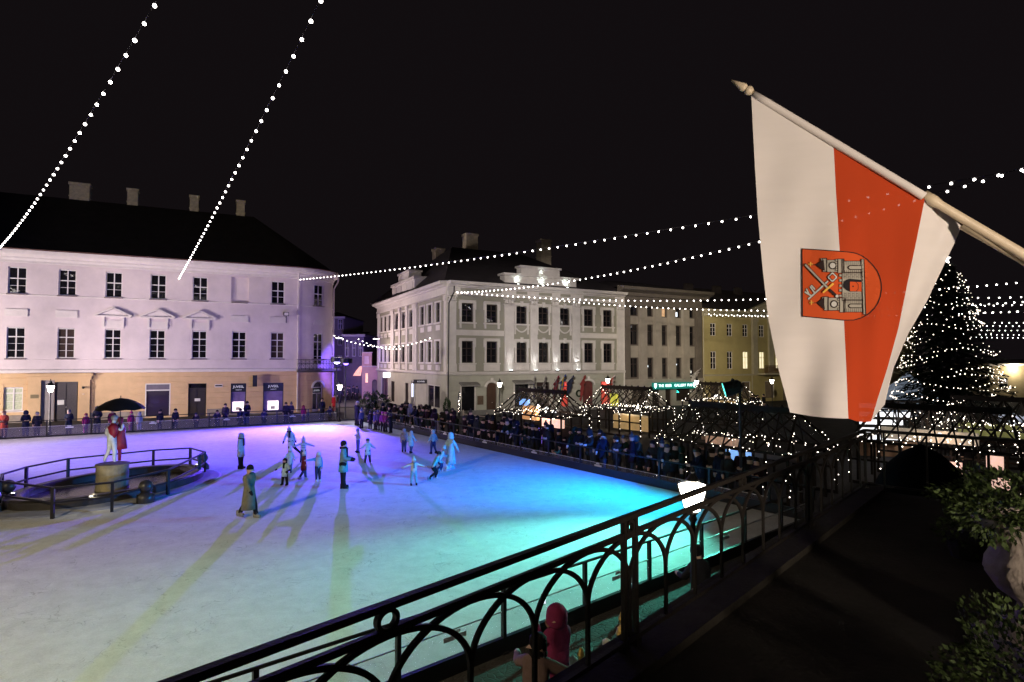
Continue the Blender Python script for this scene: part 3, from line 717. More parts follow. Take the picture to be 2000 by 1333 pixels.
for x in [(a + b) / 2 for a, b in zip(pw, pw[1:])]: MB().box(x - .44, x + .44, -.42, 0, 3.02, 10.75).build('pilaster', CONL, PB)
for x in (.35, 10.75): MB().box(x - .34, x + .34, -.2, 0, 3.02, 10.9).build('pilaster', CONC, PB)
MB().box(-.1, 11.5, -.15, 0, 10.95, 11.15).exx([(0, 11.9), (-.25, 11.95), (-.3, 12.3), (-1.0, 12.55), (-1.05, 12.85), (0, 13.0)], -.9, 12.3).build('cornice', CONC, PB)
MB().box(0, 11.35, -.18, 0, 2.75, 3.02).build('ledge', CONL, PB)
for x in pw:
    MB().box(x - .53, x + .53, -.06, 0, 5.35, 6.6).build('spandrel', CONL, PB)
    MB().box(x - .53, x + .53, -.06, 0, 8.95, 9.78).build('spandrel', CONL, PB)
    for z, h in ((3.22, 2.06), (6.74, 2.14), (9.87, .96)):
        window(PB, x, .2, z, 1.06, h, [.7, .3] if h > 1 else [1], 2 if h > 1 else 1, FRBR, GLASS, tr=0, fr=.06)
MB().box(5.05, 5.8, .12, .15, 9.9, 10.8).build('lit_curtain', mat('warm_room', (.6, .4, .25), .9, emit=.35, ecol=(1, .6, .3), noise=.5, ns=4), PB)
MB().lathe([(.42, 0), (.45, .04), (.3, .08), (.28, .02)], 16, (1.3, -.02, 2.2)).build('roundel', CONC, PB)
for x, z, w, mt in ((3.3, 4.3, .2, 0), (7.5, 4.5, .14, 0), (7.45, 9.95, .5, 1)):
    MB().box(x - w / 2, x + w / 2, .16, .18, z, z + w).build('room_lamp', mat('cold_room_lamp', (.8, .9, 1), .8, emit=2.0, ecol=(.8, .9, 1), noise=0), PB)
TEAL = mat('teal_sign_back', (.01, .10, .085), .5, emit=.28, ecol=(.0, .55, .42), noise=0)
TEXG = mat('sign_white_glow', (.9, 1, 1), .6, emit=2.2, ecol=(.66, 1, .97), noise=0)
sg_ = link('pub_sign', None, PB, (6.55, -.5, 2.27))
MB().box(-3.15, 3.15, -.1, .1, -.36, .36).build('sign_box', TEAL, sg_)
for t, x, s in (('THE', -2.0, .42), ('BEER', -.95, .42), ('GALLERY', .75, .42), ('PUB', 2.2, .42)): lettering(t, s, TEXG, sg_, (x, -.11, 0))
for x in (-2.82, 2.85): MB().exy([(x - .17, .26), (x + .17, .26), (x + .16, -.05), (x, -.28), (x - .16, -.05)], -.13, -.1).build('shield', TEXG, sg_)
spot('sign_spill', (PB.matrix_basis @ Vector((6.5, -1.2, 2.6))), (PB.matrix_basis @ Vector((6.5, 0, 1.0))), 25, (.3, 1, .85), 150, 1, .6)
for a, b in ((1.0, 3.1), (3.8, 5.0), (5.7, 6.7), (7.3, 9.6)):
    s = MB().box(a, a + .1, .3, .4, 0, 1.95).box(b - .1, b, .3, .4, 0, 1.95).box(a + .1, b - .1, .3, .4, 1.85, 1.95).build('shop_window', FRBR, PB)
    MB().box(a + .1, b - .1, .35, .37, .05, 1.85).build('pane', mat('dim_brown_glass', (.035, .025, .02), .1, .5, noise=.3), s)
MB().strip([(7.55, .28, 1.7), (7.55, .28, 1.45), (7.8, .28, 1.45), (7.72, .28, 1.62), (7.95, .28, 1.42)], (0, -1, 0), .03, .01).build('neon_sign', mat('teal_neon', (.1, .9, .8), .5, emit=2.5, ecol=(.05, .95, .75), noise=0), PB)
rb = MB(); plain_roof(rb, 0, 11.35, 0, 14, 13.02, 14.6, 3); rb.build('roof', ROOF, PB)

# ================================================================ YELLOW BUILDING
YEL = mat('yellow_render', (.46, .385, .17), .85, .2, noise=.1, ns=.8, bump=.15, bs=8)
YTR = mat('cream_trim', (.50, .45, .32), .85, .2, noise=.1, ns=2)
LITW = mat('lit_window', (.9, .85, .6), .7, emit=1.0, ecol=(1, .88, .55), noise=.25, ns=2)
YB = thing('yellow_building', 'long yellow building with lit upstairs windows behind the hanging flag', 'building', (-5.807 + .88178 * 31.5, 53 + .47165 * 31.5, 0), MA)
YW = 44.0
yw = [1.7, 4.42, 7.1] + [10.0, 13.0, 16.0, 19.0] + [22 + 2.8 * i for i in range(8)]
o_ = [(x - .45, x + .45, 7.9, 9.4) for x in yw] + [(x - .45, x + .45, 4.0, 6.1) for x in yw]
m_ = MB(); wall(m_, 0, YW, 3.3, 10.3, o_, .2); m_.build('upper_wall', YEL, YB)
gy = [(1.2, 2.7, .4, 2.5), (4.2, 5.6, 0, 2.5), (6.4, 7.9, .4, 2.5), (10.5, 12.2, .4, 2.5), (13.8, 15, 0, 2.5), (17, 18.6, .4, 2.5)]
m_ = MB(); wall(m_, 0, YW, -.1, 3.3, gy, .25); m_.build('ground_floor_wall', YEL, YB)
MB().exx([(0, 3.2), (-.1, 3.22), (-.14, 3.38), (0, 3.42)], 0, YW).exx([(0, 10.2), (-.12, 10.25), (-.18, 10.5), (-.6, 10.75), (-.65, 10.98), (.2, 11.1), (.2, 10.2)], 0, YW).build('cornice', YTR, YB)
for i, x in enumerate(yw):
    lit = i in (2, 3, 4); gm = LITW if lit else GLASS
    window(YB, x, .1, 7.92, .9, 1.46, [.5, .5, .5], 2, WHITEP, GLASS, tr=1, fr=.06)
    window(YB, x, .1, 4.02, .9, 2.06, [.6, .6, .6], 2, WHITEP, gm, tr=1, fr=.06)
for x in (8.6, 11.5, 14.5, 17.5, 20.5): MB().box(x - .4, x + .4, -.25, 0, 3.42, 9.7).box(x - .5, x + .5, -.34, 0, 9.7, 10.2).box(x - .48, x + .48, -.32, 0, 3.42, 3.7).build('pilaster', YTR, YB)
MB().exy([(8.0, 11.1), (21.2, 11.1), (14.6, 13.4)], -.2, .1).beam((7.6, -.3, 11.1), (14.7, -.3, 13.6), .6, .25).beam((21.6, -.3, 11.1), (14.5, -.3, 13.6), .6, .25).build('pediment', YTR, YB)
MB().box(9.0, 20, -1.2, 0, 3.28, 3.5).build('balcony_slab', YTR, YB)
m_ = MB(); m_.box(9.0, 20, -1.2, -1.14, 4.35, 4.42)
for k in range(56): m_.box(9.02 + k * .199, 9.06 + k * .199, -1.19, -1.15, 3.5, 4.36)
m_.build('balcony_railing', mat('rust_iron', (.10, .04, .025), .7), YB)
for a, b, z0, z1 in gy:
    s = MB().box(a, a + .08, .05, .15, z0, z1).box(b - .08, b, .05, .15, z0, z1).box(a + .08, b - .08, .05, .15, z1 - .08, z1).build('shop_window', WHITEP, YB)
    MB().box(a + .08, b - .08, .1, .12, z0, z1 - .08).build('pane', mat('dim_warm_glass', (.05, .035, .02), .12, .5, noise=.5, ns=3, emit=.03, ecol=(1, .7, .4)), s)
rb = MB(); plain_roof(rb, -.2, YW, -.2, 14, 11.1, 14.5, 5); rb.build('roof', ROOF, YB)
for x in (3, 8, 12): MB().box(x, x + 1.2, 5.5, 6.0, 12.2, 14.8).build('chimney', mat('dark_chimney', (.05, .04, .038), .9), YB)
MB().tube([(.05, -.1, 10.3), (.05, -.1, .1)], .06, 7).build('downpipe', YTR, YB); MB().tube([(8.1, -.1, 10.3), (8.1, -.1, .1)], .06, 7).build('downpipe', YTR, YB)

# ================================================================ STREET BUILDINGS IN THE GAP, FAR RIGHT BUILDING
DARKR = mat('dim_render', (.20, .17, .19), .9, .2, noise=.1)
BRICKP = mat('pinkish_render', (.42, .26, .24), .9, .2, noise=.12)


def simple_house(nm, lab, P, rz, w, h, dep, wm, rows, cols, ww, wh, zs, gm=GLASS, rise=3.0, trim=WHITEP):
    b = thing(nm, lab, 'building', P, rz); o = []
    xs = [w * (i + .5) / cols for i in range(cols)]
    for x in xs:
        for z in zs: o.append((x - ww / 2, x + ww / 2, z, z + wh))
    m = MB(); wall(m, 0, w, -.1, h, o, .2)
    m.add([(0, 0, -.1), (0, dep, -.1), (0, dep, h), (0, 0, h), (w, 0, -.1), (w, dep, -.1), (w, dep, h), (w, 0, h)], [(0, 1, 2, 3), (7, 6, 5, 4), (1, 5, 6, 2)])
    m.build('wall', wm, b)
    for x in xs:
        for z in zs: window(b, x, .1, z, ww, wh, [.6, .5], 2, trim, gm, tr=0, fr=.07)
    MB().exx([(0, h - .3), (-.12, h - .28), (-.4, h), (0, h + .05)], -.2, w + .2).build('cornice', trim, b)
    r = MB(); plain_roof(r, -.3, w + .3, -.3, dep + .3, h + .05, h + rise, 3); r.build('roof', ROOF, b)
    return b


p = D(596, 700, 92)
simple_house('street_house', 'dim three storey house down the street behind the blue spotlights', (p.x, 92, 0), 0, 6.0, 11.9, 12, DARKR, 3, 5, .7, 1.6, (4.2, 7.4, 9.9), rise=1.2)
p = D(671, 700, 83)
hs = simple_house('street_house', 'narrow slate house with a striped awning right of the blue spotlight', (p.x, 83, 0), 0, 2.85, 8.7, 10, mat('slate_render', (.17, .14, .19), .9), 2, 3, .5, 2.2, (5.6,), rise=.6)
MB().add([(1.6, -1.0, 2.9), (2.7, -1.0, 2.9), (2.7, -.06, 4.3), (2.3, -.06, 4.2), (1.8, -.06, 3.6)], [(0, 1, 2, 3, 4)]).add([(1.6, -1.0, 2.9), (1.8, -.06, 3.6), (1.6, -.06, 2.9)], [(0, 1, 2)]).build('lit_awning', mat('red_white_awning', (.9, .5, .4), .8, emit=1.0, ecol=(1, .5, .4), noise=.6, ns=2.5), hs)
b = thing('pink_gatehouse', 'low pinkish house with arched doorway joining the grey corner building', 'building', MBD.matrix_basis @ Vector(TS(26, .2, 0)), MA)
m_ = MB(); wall(m_, -2.1, .6, -.1, 4.3, [(-1.65, -1.3, 2.2, 3.4), (-.8, -.05, -.05, 2.6)], .3); arch_fill(m_, -.8, -.05, 2.6, .35, .3); wall(m_, -2.1, -.85, 4.3, 6.0, [(-1.8, -1.15, 4.6, 5.6)], .25); m_.build('wall', BRICKP, b)
MB().box(-2.15, .6, -.15, 0, 4.2, 4.35).box(-2.15, -.8, -.15, 0, 6.0, 6.12).build('coping', mat('coping', (.4, .33, .32), .9), b)
MB().box(-.8, -.05, .3, .35, 0, 2.6).build('door', mat('grey_green_door', (.12, .10, .09), .7), b)
MB().box(-1.65, -1.3, .15, .2, 2.2, 3.4).build('lit_window', mat('warm_window', (.8, .5, .3), .8, emit=.9, ecol=(1, .65, .45), noise=.4, ns=3), b)
MB().add([(-1.8, .2, 4.6), (-1.15, .2, 4.6), (-1.15, .2, 5.6), (-1.8, .2, 5.6)], [(0, 1, 2, 3)]).build('blind_niche', mat('pale_niche', (.55, .42, .42), .9), b)
p = D(1935, 780, 78)
fb = simple_house('cream_house', 'cream house lit by a wall lamp at the far right beyond the tree', (p.x, 78, 0), radians(-8), 16, 4.6, 8, mat('cream_render', (.5, .42, .26), .9, noise=.1), 1, 5, 1.1, 1.6, (1.2,), rise=.6)
lm = MB().box(2.6, 2.9, -.5, 0, 4.1, 4.3).build('wall_lamp', LANT, fb)
lamp('cream_house_lamp', fb.matrix_basis @ Vector((2.7, -.9, 3.9)), 260, (1, .85, .6), .15)
# ================================================================ RINK BARRIERS
ACRY = mixmat('acrylic_panel', (.5, .46, .72), .90, gloss=.1)  # violet haze reflected from the lit ice is put into the sheet colour
BLKM = mat('black_metal', (.014, .013, .016), .45, .4, noise=.1)


def barrier(label, A, B, step, clear=True, glass_h=.70, rail_h=1.1, first=0.0, kick=.12):
    """posts, a handrail and acrylic panels from A to B; local x runs along the barrier"""
    v = B - A; Ln = v.length; root = thing('rink_barrier', label, 'barrier', A, atan2(v.y, v.x))
    MB().tube([(0, 0, rail_h), (Ln, 0, rail_h)], .028, 8).build('handrail', BLKM, root)
    MB().box(0, Ln, -.04, .04, .0, kick).build('kickboard', BLKM, root)
    pm = MB().box(-.035, .035, -.035, .035, 0, rail_h).box(-.06, .06, -.06, .06, 0, .03).mesh('post', BLKM)
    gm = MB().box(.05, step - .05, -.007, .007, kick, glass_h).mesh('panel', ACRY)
    em = MB().box(.05, step - .05, -.010, .010, glass_h, glass_h + .018).mesh('panel_edge', mat('panel_edge', (.6, .6, .62), .4))
    tg = MB().box(step * .5 - .22, step * .5 + .22, -.014, -.009, glass_h - .16, glass_h - .08).box(step * .5 - .12, step * .5 + .1, -.014, -.009, glass_h - .06, glass_h - .01).mesh('sticker', mat('white_sticker', (.8, .8, .82), .6))
    x = first; k = 0
    while x < Ln + .01:
        link('post', pm, root, (x, 0, 0))
        if x + step < Ln + .3:
            g = link('panel', gm, root, (x, 0, 0)); link('panel_edge', em, g)
            if k % 2 == 0: link('sticker', tg, g)
        x += step; k += 1
    return root


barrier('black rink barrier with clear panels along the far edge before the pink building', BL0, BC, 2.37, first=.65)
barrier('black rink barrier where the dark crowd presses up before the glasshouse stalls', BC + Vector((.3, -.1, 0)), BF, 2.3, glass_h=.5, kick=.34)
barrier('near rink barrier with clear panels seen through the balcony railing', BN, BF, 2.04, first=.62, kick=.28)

# ================================================================ FOUNTAIN WITH STATUE
FC = Vector((-15.35, 22.95, 0))
pts = [(-17.1, 19.8), (-18.05, 21.0), (-18.35, 22.4), (-18.2, 24.3), (-16.1, 26.6), (-14.8, 27.25), (-13.55, 26.1), (-13.3, 25.2), (-12.7, 21.9), (-13.2, 19.6), (-14.5, 18.75)]
WETS = mat('wet_dark_stone', (.045, .04, .036), .35, .5, noise=.35, ns=3, bump=.4, bs=12)
fo = thing('fountain', 'oval stone fountain basin on the ice with corner balls and a round pedestal', 'fountain', FC)
K = 64
ell = lambda a, r=1.0: (2.35 * r * cos(a), 3.65 * r * sin(a))
prof = [(1.0, .0), (1.0, .34), (.97, .4), (.86, .4), (.84, .34), (.84, .12)]
m_ = MB(); vs = []; fs = []
for r, z in prof:
    for k in range(K): x, y = ell(2 * pi * k / K, r); vs.append((x * cos(-.28) - y * sin(-.28), x * sin(-.28) + y * cos(-.28), z))
for i in range(len(prof) - 1): fs += [(K * i + k, K * i + (k + 1) % K, K * i + K + (k + 1) % K, K * i + K + k) for k in range(K)]
m_.add(vs, fs).build('basin', WETS, fo, smooth=False)
MB().add([v[:2] + (.13,) for v in vs[:K]], [tuple(range(K))]).build('basin_floor', mat('basin_floor', (.05, .042, .038), .25, .5, noise=.5, ns=1.5), fo)
PEDC = Vector((.12, -.35, 0))
MB().lathe([(.56, .1), (.53, .3), (.53, 1.0), (.56, 1.02), (.56, 1.08), (.50, 1.1)], 28, PEDC).build('pedestal', mat('yellow_stone', (.20, .17, .105), .85, .2, noise=.35, ns=3, bump=.4, bs=14), fo)
bm_ = MB().lathe([(.28, 0), (.28, .3), (.18, .34), (.15, .38)], 14).ball((0, 0, .58), .23, 16, 10).mesh('stone_ball', WETS, True)
for x, y in ((-17.75, 20.9), (-14.1, 27.0), (-12.9, 20.9), (-16.9, 19.3)): link('stone_ball', bm_, fo, (x - FC.x, y - FC.y, 0))
for x, y in ((-16.9, 20.1), (-13.6, 25.6), (-13.9, 19.6)):
    u = MB().lathe([(.09, 0), (.09, .1), (.06, .12)], 10).build('basin_light', BLKM, fo, loc=(x - FC.x, y - FC.y, .4)); MB().lathe([(.05, .12), (.05, .13)], 10).build('lens', mat('small_lamp', (1, 1, 1), emit=6, ecol=(1, .95, .85), noise=0), u)
lamp('basin_lamp', (-13.9, 19.75, .75), 5, (1, .85, .5), .05); lamp('basin_lamp', (-15.9, 21.0, .35), 7, (1, .9, .75), .05); lamp('basin_lamp', (-15.1, 21.4, .45), 5, (1, .85, .5), .05)
spot('statue_light', (-13.6, 19.4, .6), (-15.2, 22.6, 2.0), 260, (1, .95, .88), 46, .6, .05)
MB().lathe([(4.55, 0), (4.4, .06), (4.0, .1)], 48, (0, 0, 0), 0, .66, .98).build('ice_rim', mat('slush', (.32, .32, .34), .6, noise=.2), fo, rz=-.28)
rg = thing('fountain_fence', 'dark metal two-rail fence ringing the fountain on the ice', 'fence', FC)
q = [Vector((x - FC.x, y - FC.y, 0)) for x, y in pts]
pm = MB().box(-.045, .045, -.045, .045, 0, 1.0).mesh('post', BLKM)
for i, a in enumerate(q):
    b = q[(i + 1) % len(q)]; link('post', pm, rg, a, atan2(a.y, a.x))
    for z in (.98, .52): MB().beam(a + Vector((0, 0, z)), b + Vector((0, 0, z)), .055, .06).build('rail', BLKM, rg)
# plain standing pair under an umbrella (simple figures in white and red)
ST = mat('painted_bronze_white', (.58, .60, .60), .5, .4, noise=.3, ns=5, bump=.3, bs=14); STR = mat('painted_bronze_red', (.26, .012, .03), .5, .4, noise=.25, ns=6, bump=.3, bs=14)


def statue():
    root = thing('statue', 'plain white figure and red-cloaked figure standing close under a black umbrella on the pedestal', 'statue', FC + PEDC + Vector((0, 0, 1.1)))
    v = [(0, 0, .88), (-.02, 0, 1.05), (.0, 0, 1.28), (.05, 0, 1.5), (.08, 0, 1.62), (.1, 0, 1.74), (-.16, 0, 1.36), (-.2, -.05, 1.1), (.05, -.1, 1.0), (.16, 0, 1.36), (.3, .1, 1.22), (.34, .12, 1.5),
         (-.07, 0, .82), (-.1, 0, .48), (-.28, 0, .10), (-.22, .0, .05), (.08, 0, .82), (.12, 0, .48), (.10, 0, .1), (.18, -.02, .05), (-.36, 0, .06)]
    e = [(0, 1), (1, 2), (2, 3), (3, 4), (4, 5), (2, 6), (6, 7), (7, 8), (2, 9), (9, 10), (10, 11), (0, 12), (12, 13), (13, 14), (14, 15), (0, 16), (16, 17), (17, 18), (18, 19)]
    r = [.16, .15, .17, .07, .1, .09, .09, .07, .05, .09, .07, .05, .13, .10, .07, .05, .13, .10, .07, .05, .04]
    me = bpy.data.meshes.new('figure'); me.from_pydata(v[:20], e, []); o = link('figure', me)
    o.modifiers.new('skin', 'SKIN'); s_ = o.modifiers.new('sub', 'SUBSURF'); s_.levels = s_.render_levels = 1
    for i in range(20): me.skin_vertices[0].data[i].radius = (r[i], r[i] * .8)
    me.skin_vertices[0].data[0].use_root = True
    bpy.context.view_layer.update(); me2 = bpy.data.meshes.new_from_object(o.evaluated_get(bpy.context.evaluated_depsgraph_get())); bpy.data.objects.remove(o)
    me2.materials.clear(); me2.materials.append(ST); me2.polygons.foreach_set('use_smooth', [True] * len(me2.polygons)); me2.name = 'white_figure'
    link('white_figure', me2, root, (-.05, 0, 0))
    MB().lathe([(.24, .5), (.21, .8), (.16, 1.05), (.17, 1.3), (.07, 1.45), (.06, 1.5), (.095, 1.58), (.09, 1.68), (.02, 1.74)], 14, (.09, .27, 0)).tube([(.08, .27, .6), (.08, .27, .05)], [.07, .05]).build('red_figure', STR, root, True)
    MB().lathe([(.06, .95), (.15, 1.15), (.19, 1.36), (.08, 1.52)], 14, (.02, -.03, 0), 0, 1.05, .9).build('red_cape', STR, root, True)
    MB().ball((.04, -.01, 1.72), .12, 12, 8).build('cap', mat('grey_cap', (.25, .25, .26), .6, noise=.3), root, True)
    up = Vector((.22, .05, 0)); m = MB(); m.tube([up + Vector((0, 0, 1.1)), up + Vector((0, 0, 2.56))], .014, 6); N = 16
    pr = [(.84, 2.06), (.70, 2.2), (.48, 2.34), (.22, 2.44), (.02, 2.47)]; vs = []; fs = []
    for a, z in pr: vs += [(up.x + a * (1 - .05 * (k % 2)) * cos(2 * pi * k / N), up.y + a * (1 - .05 * (k % 2)) * sin(2 * pi * k / N), z - (.05 * (k % 2) if a > .5 else 0)) for k in range(N)]
    for i in range(4): fs += [(N * i + k, N * i + (k + 1) % N, N * i + N + (k + 1) % N, N * i + N + k) for k in range(N)]
    u = m.build('umbrella', BLKM, root); MB().add(vs, fs).build('umbrella_canopy', mat('black_canopy', (.012, .011, .012), .6, .4), u, True)
    m = MB()
    for k in range(0, N, 2): m.tube([(up.x + .84 * cos(2 * pi * k / N), up.y + .84 * sin(2 * pi * k / N), 2.05), (up.x, up.y, 2.3)], .008, 4)
    m.build('umbrella_rib', BLKM, u)


statue()

# ================================================================ STREET LAMPS, STAGE LIGHTS
def street_lamp_parts():
    P = {}
    P['post'] = MB().lathe([(.15, 0), (.15, .12), (.09, .2), (.08, .7), (.10, .74), (.05, .8), (.042, 2.55), (.07, 2.6), (.05, 2.66), (.09, 2.72)], 12).mesh('post', IRON, True)
    P['lantern'] = MB().lathe([(.11, 2.74), (.13, 2.78), (.22, 3.14), (.215, 3.15)], 8).mesh('lantern', LANT)
    P['lantern_roof'] = MB().lathe([(.26, 3.15), (.27, 3.18), (.14, 3.3), (.07, 3.36), (.09, 3.40), (.03, 3.46), (.015, 3.58)], 10).mesh('lantern_roof', IRON)
    m = MB()
    for k in range(4):
        a = pi / 4 + pi / 2 * k; m.beam((.12 * cos(a), .12 * sin(a), 2.74), (.235 * cos(a), .235 * sin(a), 3.16), .018, .018)
    P['lantern_bars'] = m.mesh('lantern_bars', IRON); return P


SL = street_lamp_parts()
LAMPC = (1.0, .83, .58)


def street_lamp(p, label, sc=1.0, power=350):
    t = thing('street_lamp', label, 'street lamp', p, random.uniform(0, 1), 'old style street lamps round the square'); t.scale = (sc,) * 3
    for k, me in SL.items(): link(k, me, t)
    l = lamp('street_lamp_light', (p[0], p[1], p[2] + 2.60 * sc), power, LAMPC, .12)
    l.location.z = p[2] + 2.95 * sc
    for o in (t.children[-1],): pass
    return t


def base_at(px, Y, z=0): q = D(px, 705, Y); return Vector((q.x, q.y, z))


street_lamp(base_at(100, 40.2), 'street lamp before the grey double door of the pink building', 1.05, 520)
street_lamp(base_at(664, 48.5), 'street lamp at the far corner before the street gap', .95, 420)
street_lamp(base_at(976, 52.6), 'street lamp beside the brown arched door of the grey building', .97, 420)
street_lamp(base_at(1187, 58.5), 'street lamp behind the second glasshouse by the red lit window', 1.02, 300)
street_lamp(base_at(1360, 60), 'street lamp right of the lit green pub sign', .95, 420)
street_lamp(base_at(1507, 62), 'street lamp before the yellow building beside the flag', .95, 420)
street_lamp(base_at(1851, 60), 'street lamp low behind the Christmas tree on its right', 1.1, 300)
street_lamp(Vector((2.83, 9.3, 0)), 'bright street lamp close below the balcony railing', .97, 80)
for o_ in list(bpy.data.objects['street_lamp.007'].children):
    if o_.name.startswith('lantern_roof'): o_.scale = (.42, .42, .6); o_.location = (0, 0, 1.32)
MB().ball((0, 0, 3.2), .085, 14, 9).build('bulb_glare_ball', LANT, bpy.data.objects['street_lamp.007'], True)  # glowing ball added for the bulb's glare above the lantern


def stage_light(base, zt, aim, lens, label, two=False):
    """mast with a moving-head or par fixture hung from its top"""
    t = thing('stage_light', label, 'stage light', base)
    MB().tube([(0, 0, 0), (0, 0, zt + .15)], .05, 8).box(-.4, .4, -.04, .04, 0, .05).box(-.04, .04, -.4, .4, 0, .05).build('mast', BLKM, t)
    d = (Vector(aim) - Vector(base) - Vector((0, 0, zt))).normalized(); c = Vector((0, 0, zt)) + d * .25
    h = MB(); h.tube([c - d * .32, c - d * .22, c + d * .2, c + d * .30], [.14, .24, .26, .30], 12)
    h = h.build('lamp_head', BLKM, t); MB().tube([c + d * .301, c + d * .315], .25, 14).build('lens', lens, h)
    s = d.cross(Vector((0, 0, 1))).normalized()
    MB().strip([c + s * .3, c + s * .3 + Vector((0, 0, .3)), c - s * .3 + Vector((0, 0, .3)), c - s * .3], d, .02, .03).build('yoke', BLKM, t)
    return t


VL = mat('violet_lens', (.3, .2, 1), emit=7, ecol=(.22, .12, 1), noise=0); LL = mat('lilac_lens', (.8, .7, 1), emit=14, ecol=(.8, .75, 1), noise=0); TLN = mat('teal_lens', (.1, .8, .7), emit=1.6, ecol=(.15, 1, .8), noise=0)
VLT = stage_light((-14.15, 50.1, 0), 4.95, (-3, 18, 0), VL, 'stage light glowing violet blue at the far rink corner')
LLT = stage_light((-15.0, 50.4, 0), 5.1, (-8, 30, 0), LL, 'pale stage light left of the violet one at the far rink corner')
MST = stage_light((8.15, 21.1, 0), 4.1, (-6, 25, 0), TLN, 'big dark stage light with teal lens on a mast right of the rink')
def added_visor(p, aim, label_on):
    """curved black hood added in front of a lens as a light blocker; keeps its beam off everything above the ice"""
    a0 = atan2(aim[1] - p[1], aim[0] - p[0]); m = MB(); vs = []; n_ = 24
    for r, z in ((.52, -.060), (.52, .34), (.20, .36)): vs += [(p[0] + r * cos(a0 + radians(-80 + 160 * k / n_)), p[1] + r * sin(a0 + radians(-80 + 160 * k / n_)), p[2] + z) for k in range(n_ + 1)]
    m.add(vs, [(i * (n_ + 1) + k, i * (n_ + 1) + k + 1, (i + 1) * (n_ + 1) + k + 1, (i + 1) * (n_ + 1) + k) for i in range(2) for k in range(n_)])
    o = m.build('added_visor', BLKM, label_on); o.matrix_parent_inverse = label_on.matrix_basis.inverted()


added_visor((-13.9, 49.4, 4.84), (-8, 28), VLT); added_visor((-14.75, 49.7, 4.93), (-12.5, 41), LLT)
PLT = stage_light((-41.3, 21.8, 0), 3.6, (-24, 33, 0), LL, 'stage light beyond the left end of the far barrier')
MB().box(-.22, .22, -.3, .3, -.25, .3).beam((0, -.3, 0), (0, .3, 0), .5, .3).build('ballast', BLKM, None) if False else None

added_visor((-40.6, 22.25, 3.5), (-27, 31), PLT)
for _px, _py, _Y, _w in ((735, 662, 70, 'right'), (662, 660, 66, 'left')):
    q_ = D(_px, _py, _Y); t_ = thing('hanging_street_lamp', 'flat lamp hung on a wire on the %s side of the street gap' % _w, 'street lamp', q_)
    MB().lathe([(.34, 0), (.36, .05), (.2, .14), (.06, .2)], 14).build('lamp_housing', IRON, t_); MB().lathe([(.30, -.06), (.33, -.005)], 14).build('diffuser', LANT, t_)
    MB().tube([(-3, 0, .5), (0, 0, .2), (3, 0, .5)], .012, 4).build('wire', BLKM, t_); lamp('hanging_lamp_light', q_ - Vector((0, 0, .4)), 25 if _w == 'right' else 2200, (1, .80, .84), .15)
# ================================================================ STRING LIGHTS
BULBM = MB().ball((0, 0, -.035), .044, 8, 6).mesh('bulb', BULB, True)
SOCK = MB().lathe([(.02, .0), (.026, .05), (.01, .07)], 6).mesh('socket', BLKM)


def string(A, B, sag, label, step=.5, s0=0.0, s1=1.0, size=1.0, shade=False):
    t = thing('string_lights', label, 'string lights', (0, 0, 0), group='strings of white bulbs over the square')
    A = Vector(A); B = Vector(B); Ln = (B - A).length; P = lambda s: A + (B - A) * s - Vector((0, 0, sag * 4 * s * (1 - s)))
    N = 60; MB().tube([P(s0 + (s1 - s0) * i / N) for i in range(N + 1)], .009, 4).build('cable', BLKM, t)
    k = s0 * Ln + .15
    while k < s1 * Ln:
        o = link('bulb', BULBM, t, P(k / Ln) - Vector((0, 0, .03))); f = size * random.uniform(.92, 1.08); o.scale = (f, f, f); k += step
    return t


LBm = Matrix.Translation((-37.097, 48.951, 0)) @ Matrix.Rotation(ANG, 4, 'Z')
LBp = lambda x, y, z: LBm @ Vector((x, y, z))
MBm = Matrix.Translation((-5.807, 53, 0)) @ Matrix.Rotation(MA, 4, 'Z')
string(LBp(-4.6, -.7, 13.6), (1.0, 5, 16), 1.2, 'leftmost string of bulbs rising from the pink building to the top of the picture', 1.0, size=1.2)
string(LBp(8.1, -.15, 12.4), (2.0, 5, 16), .4, 'second string of bulbs, from mid pink facade to the top of the picture', 1.0, size=1.2)
string(LBp(18.3, -.3, 12.9), (22.6, 14.4, 11.5), .5, 'string of bulbs from the pink rounded corner across to behind the flag', .66)
string(MBm @ Vector((.7, -.5, 11.2)), (23.6, 14.4, 13.2), 1.45, 'string of bulbs from the grey building corner rising steeply to the flag', .57)
string(MBm @ Vector((.6, -.4, 11.25)), (52, 28, 12.5), 2.3, 'long level string of bulbs from the grey building corner over its attic', .5)
string(MBm @ Vector((11.5, -.5, 11.0)), (60, 33, 12.0), 2.3, 'string of bulbs from the grey facade passing over the pub sign building', .5)
string(MBm @ Vector((31.6, -.7, 10.4)), (66, 42, 11.0), 1.2, 'string of bulbs along the eaves of the yellow building', .62)
string(MBm @ Vector((31.9, -.75, 10.25)), (68, 48, 11.0), .9, 'lower string of bulbs along the eaves of the yellow building', .62)
for k, (Y, py, tilt, x0) in enumerate(((52, 578, 2, 1845), (60, 594, 2, 1850), (68, 606, 1, 1860), (74, 626, .5, 1870), (82, 633, .5, 1875), (88, 642, .5, 1880), (94, 650, .2, 1880), (100, 656, .2, 1885))):
    a = D(x0, py + 2, Y); b = D(2180, py - tilt * 6, Y - 3)
    string(a, b, .25, 'string of bulbs row %s from the top at the right of the Christmas tree' % ('one two three four five six seven eight'.split()[k]), .8, size=1.1)
for _x, _e, _o in ((-11, (-27, -2, 14), 'second'), (-17, (-34, -2, 14), 'third'), (-6.5, (-21, -2, 14), 'first')): string(LBp(_x, -.6, 13.0), _e, 1.8, '%s string of bulbs beyond the left edge of the picture' % _o, .6, size=1.6)
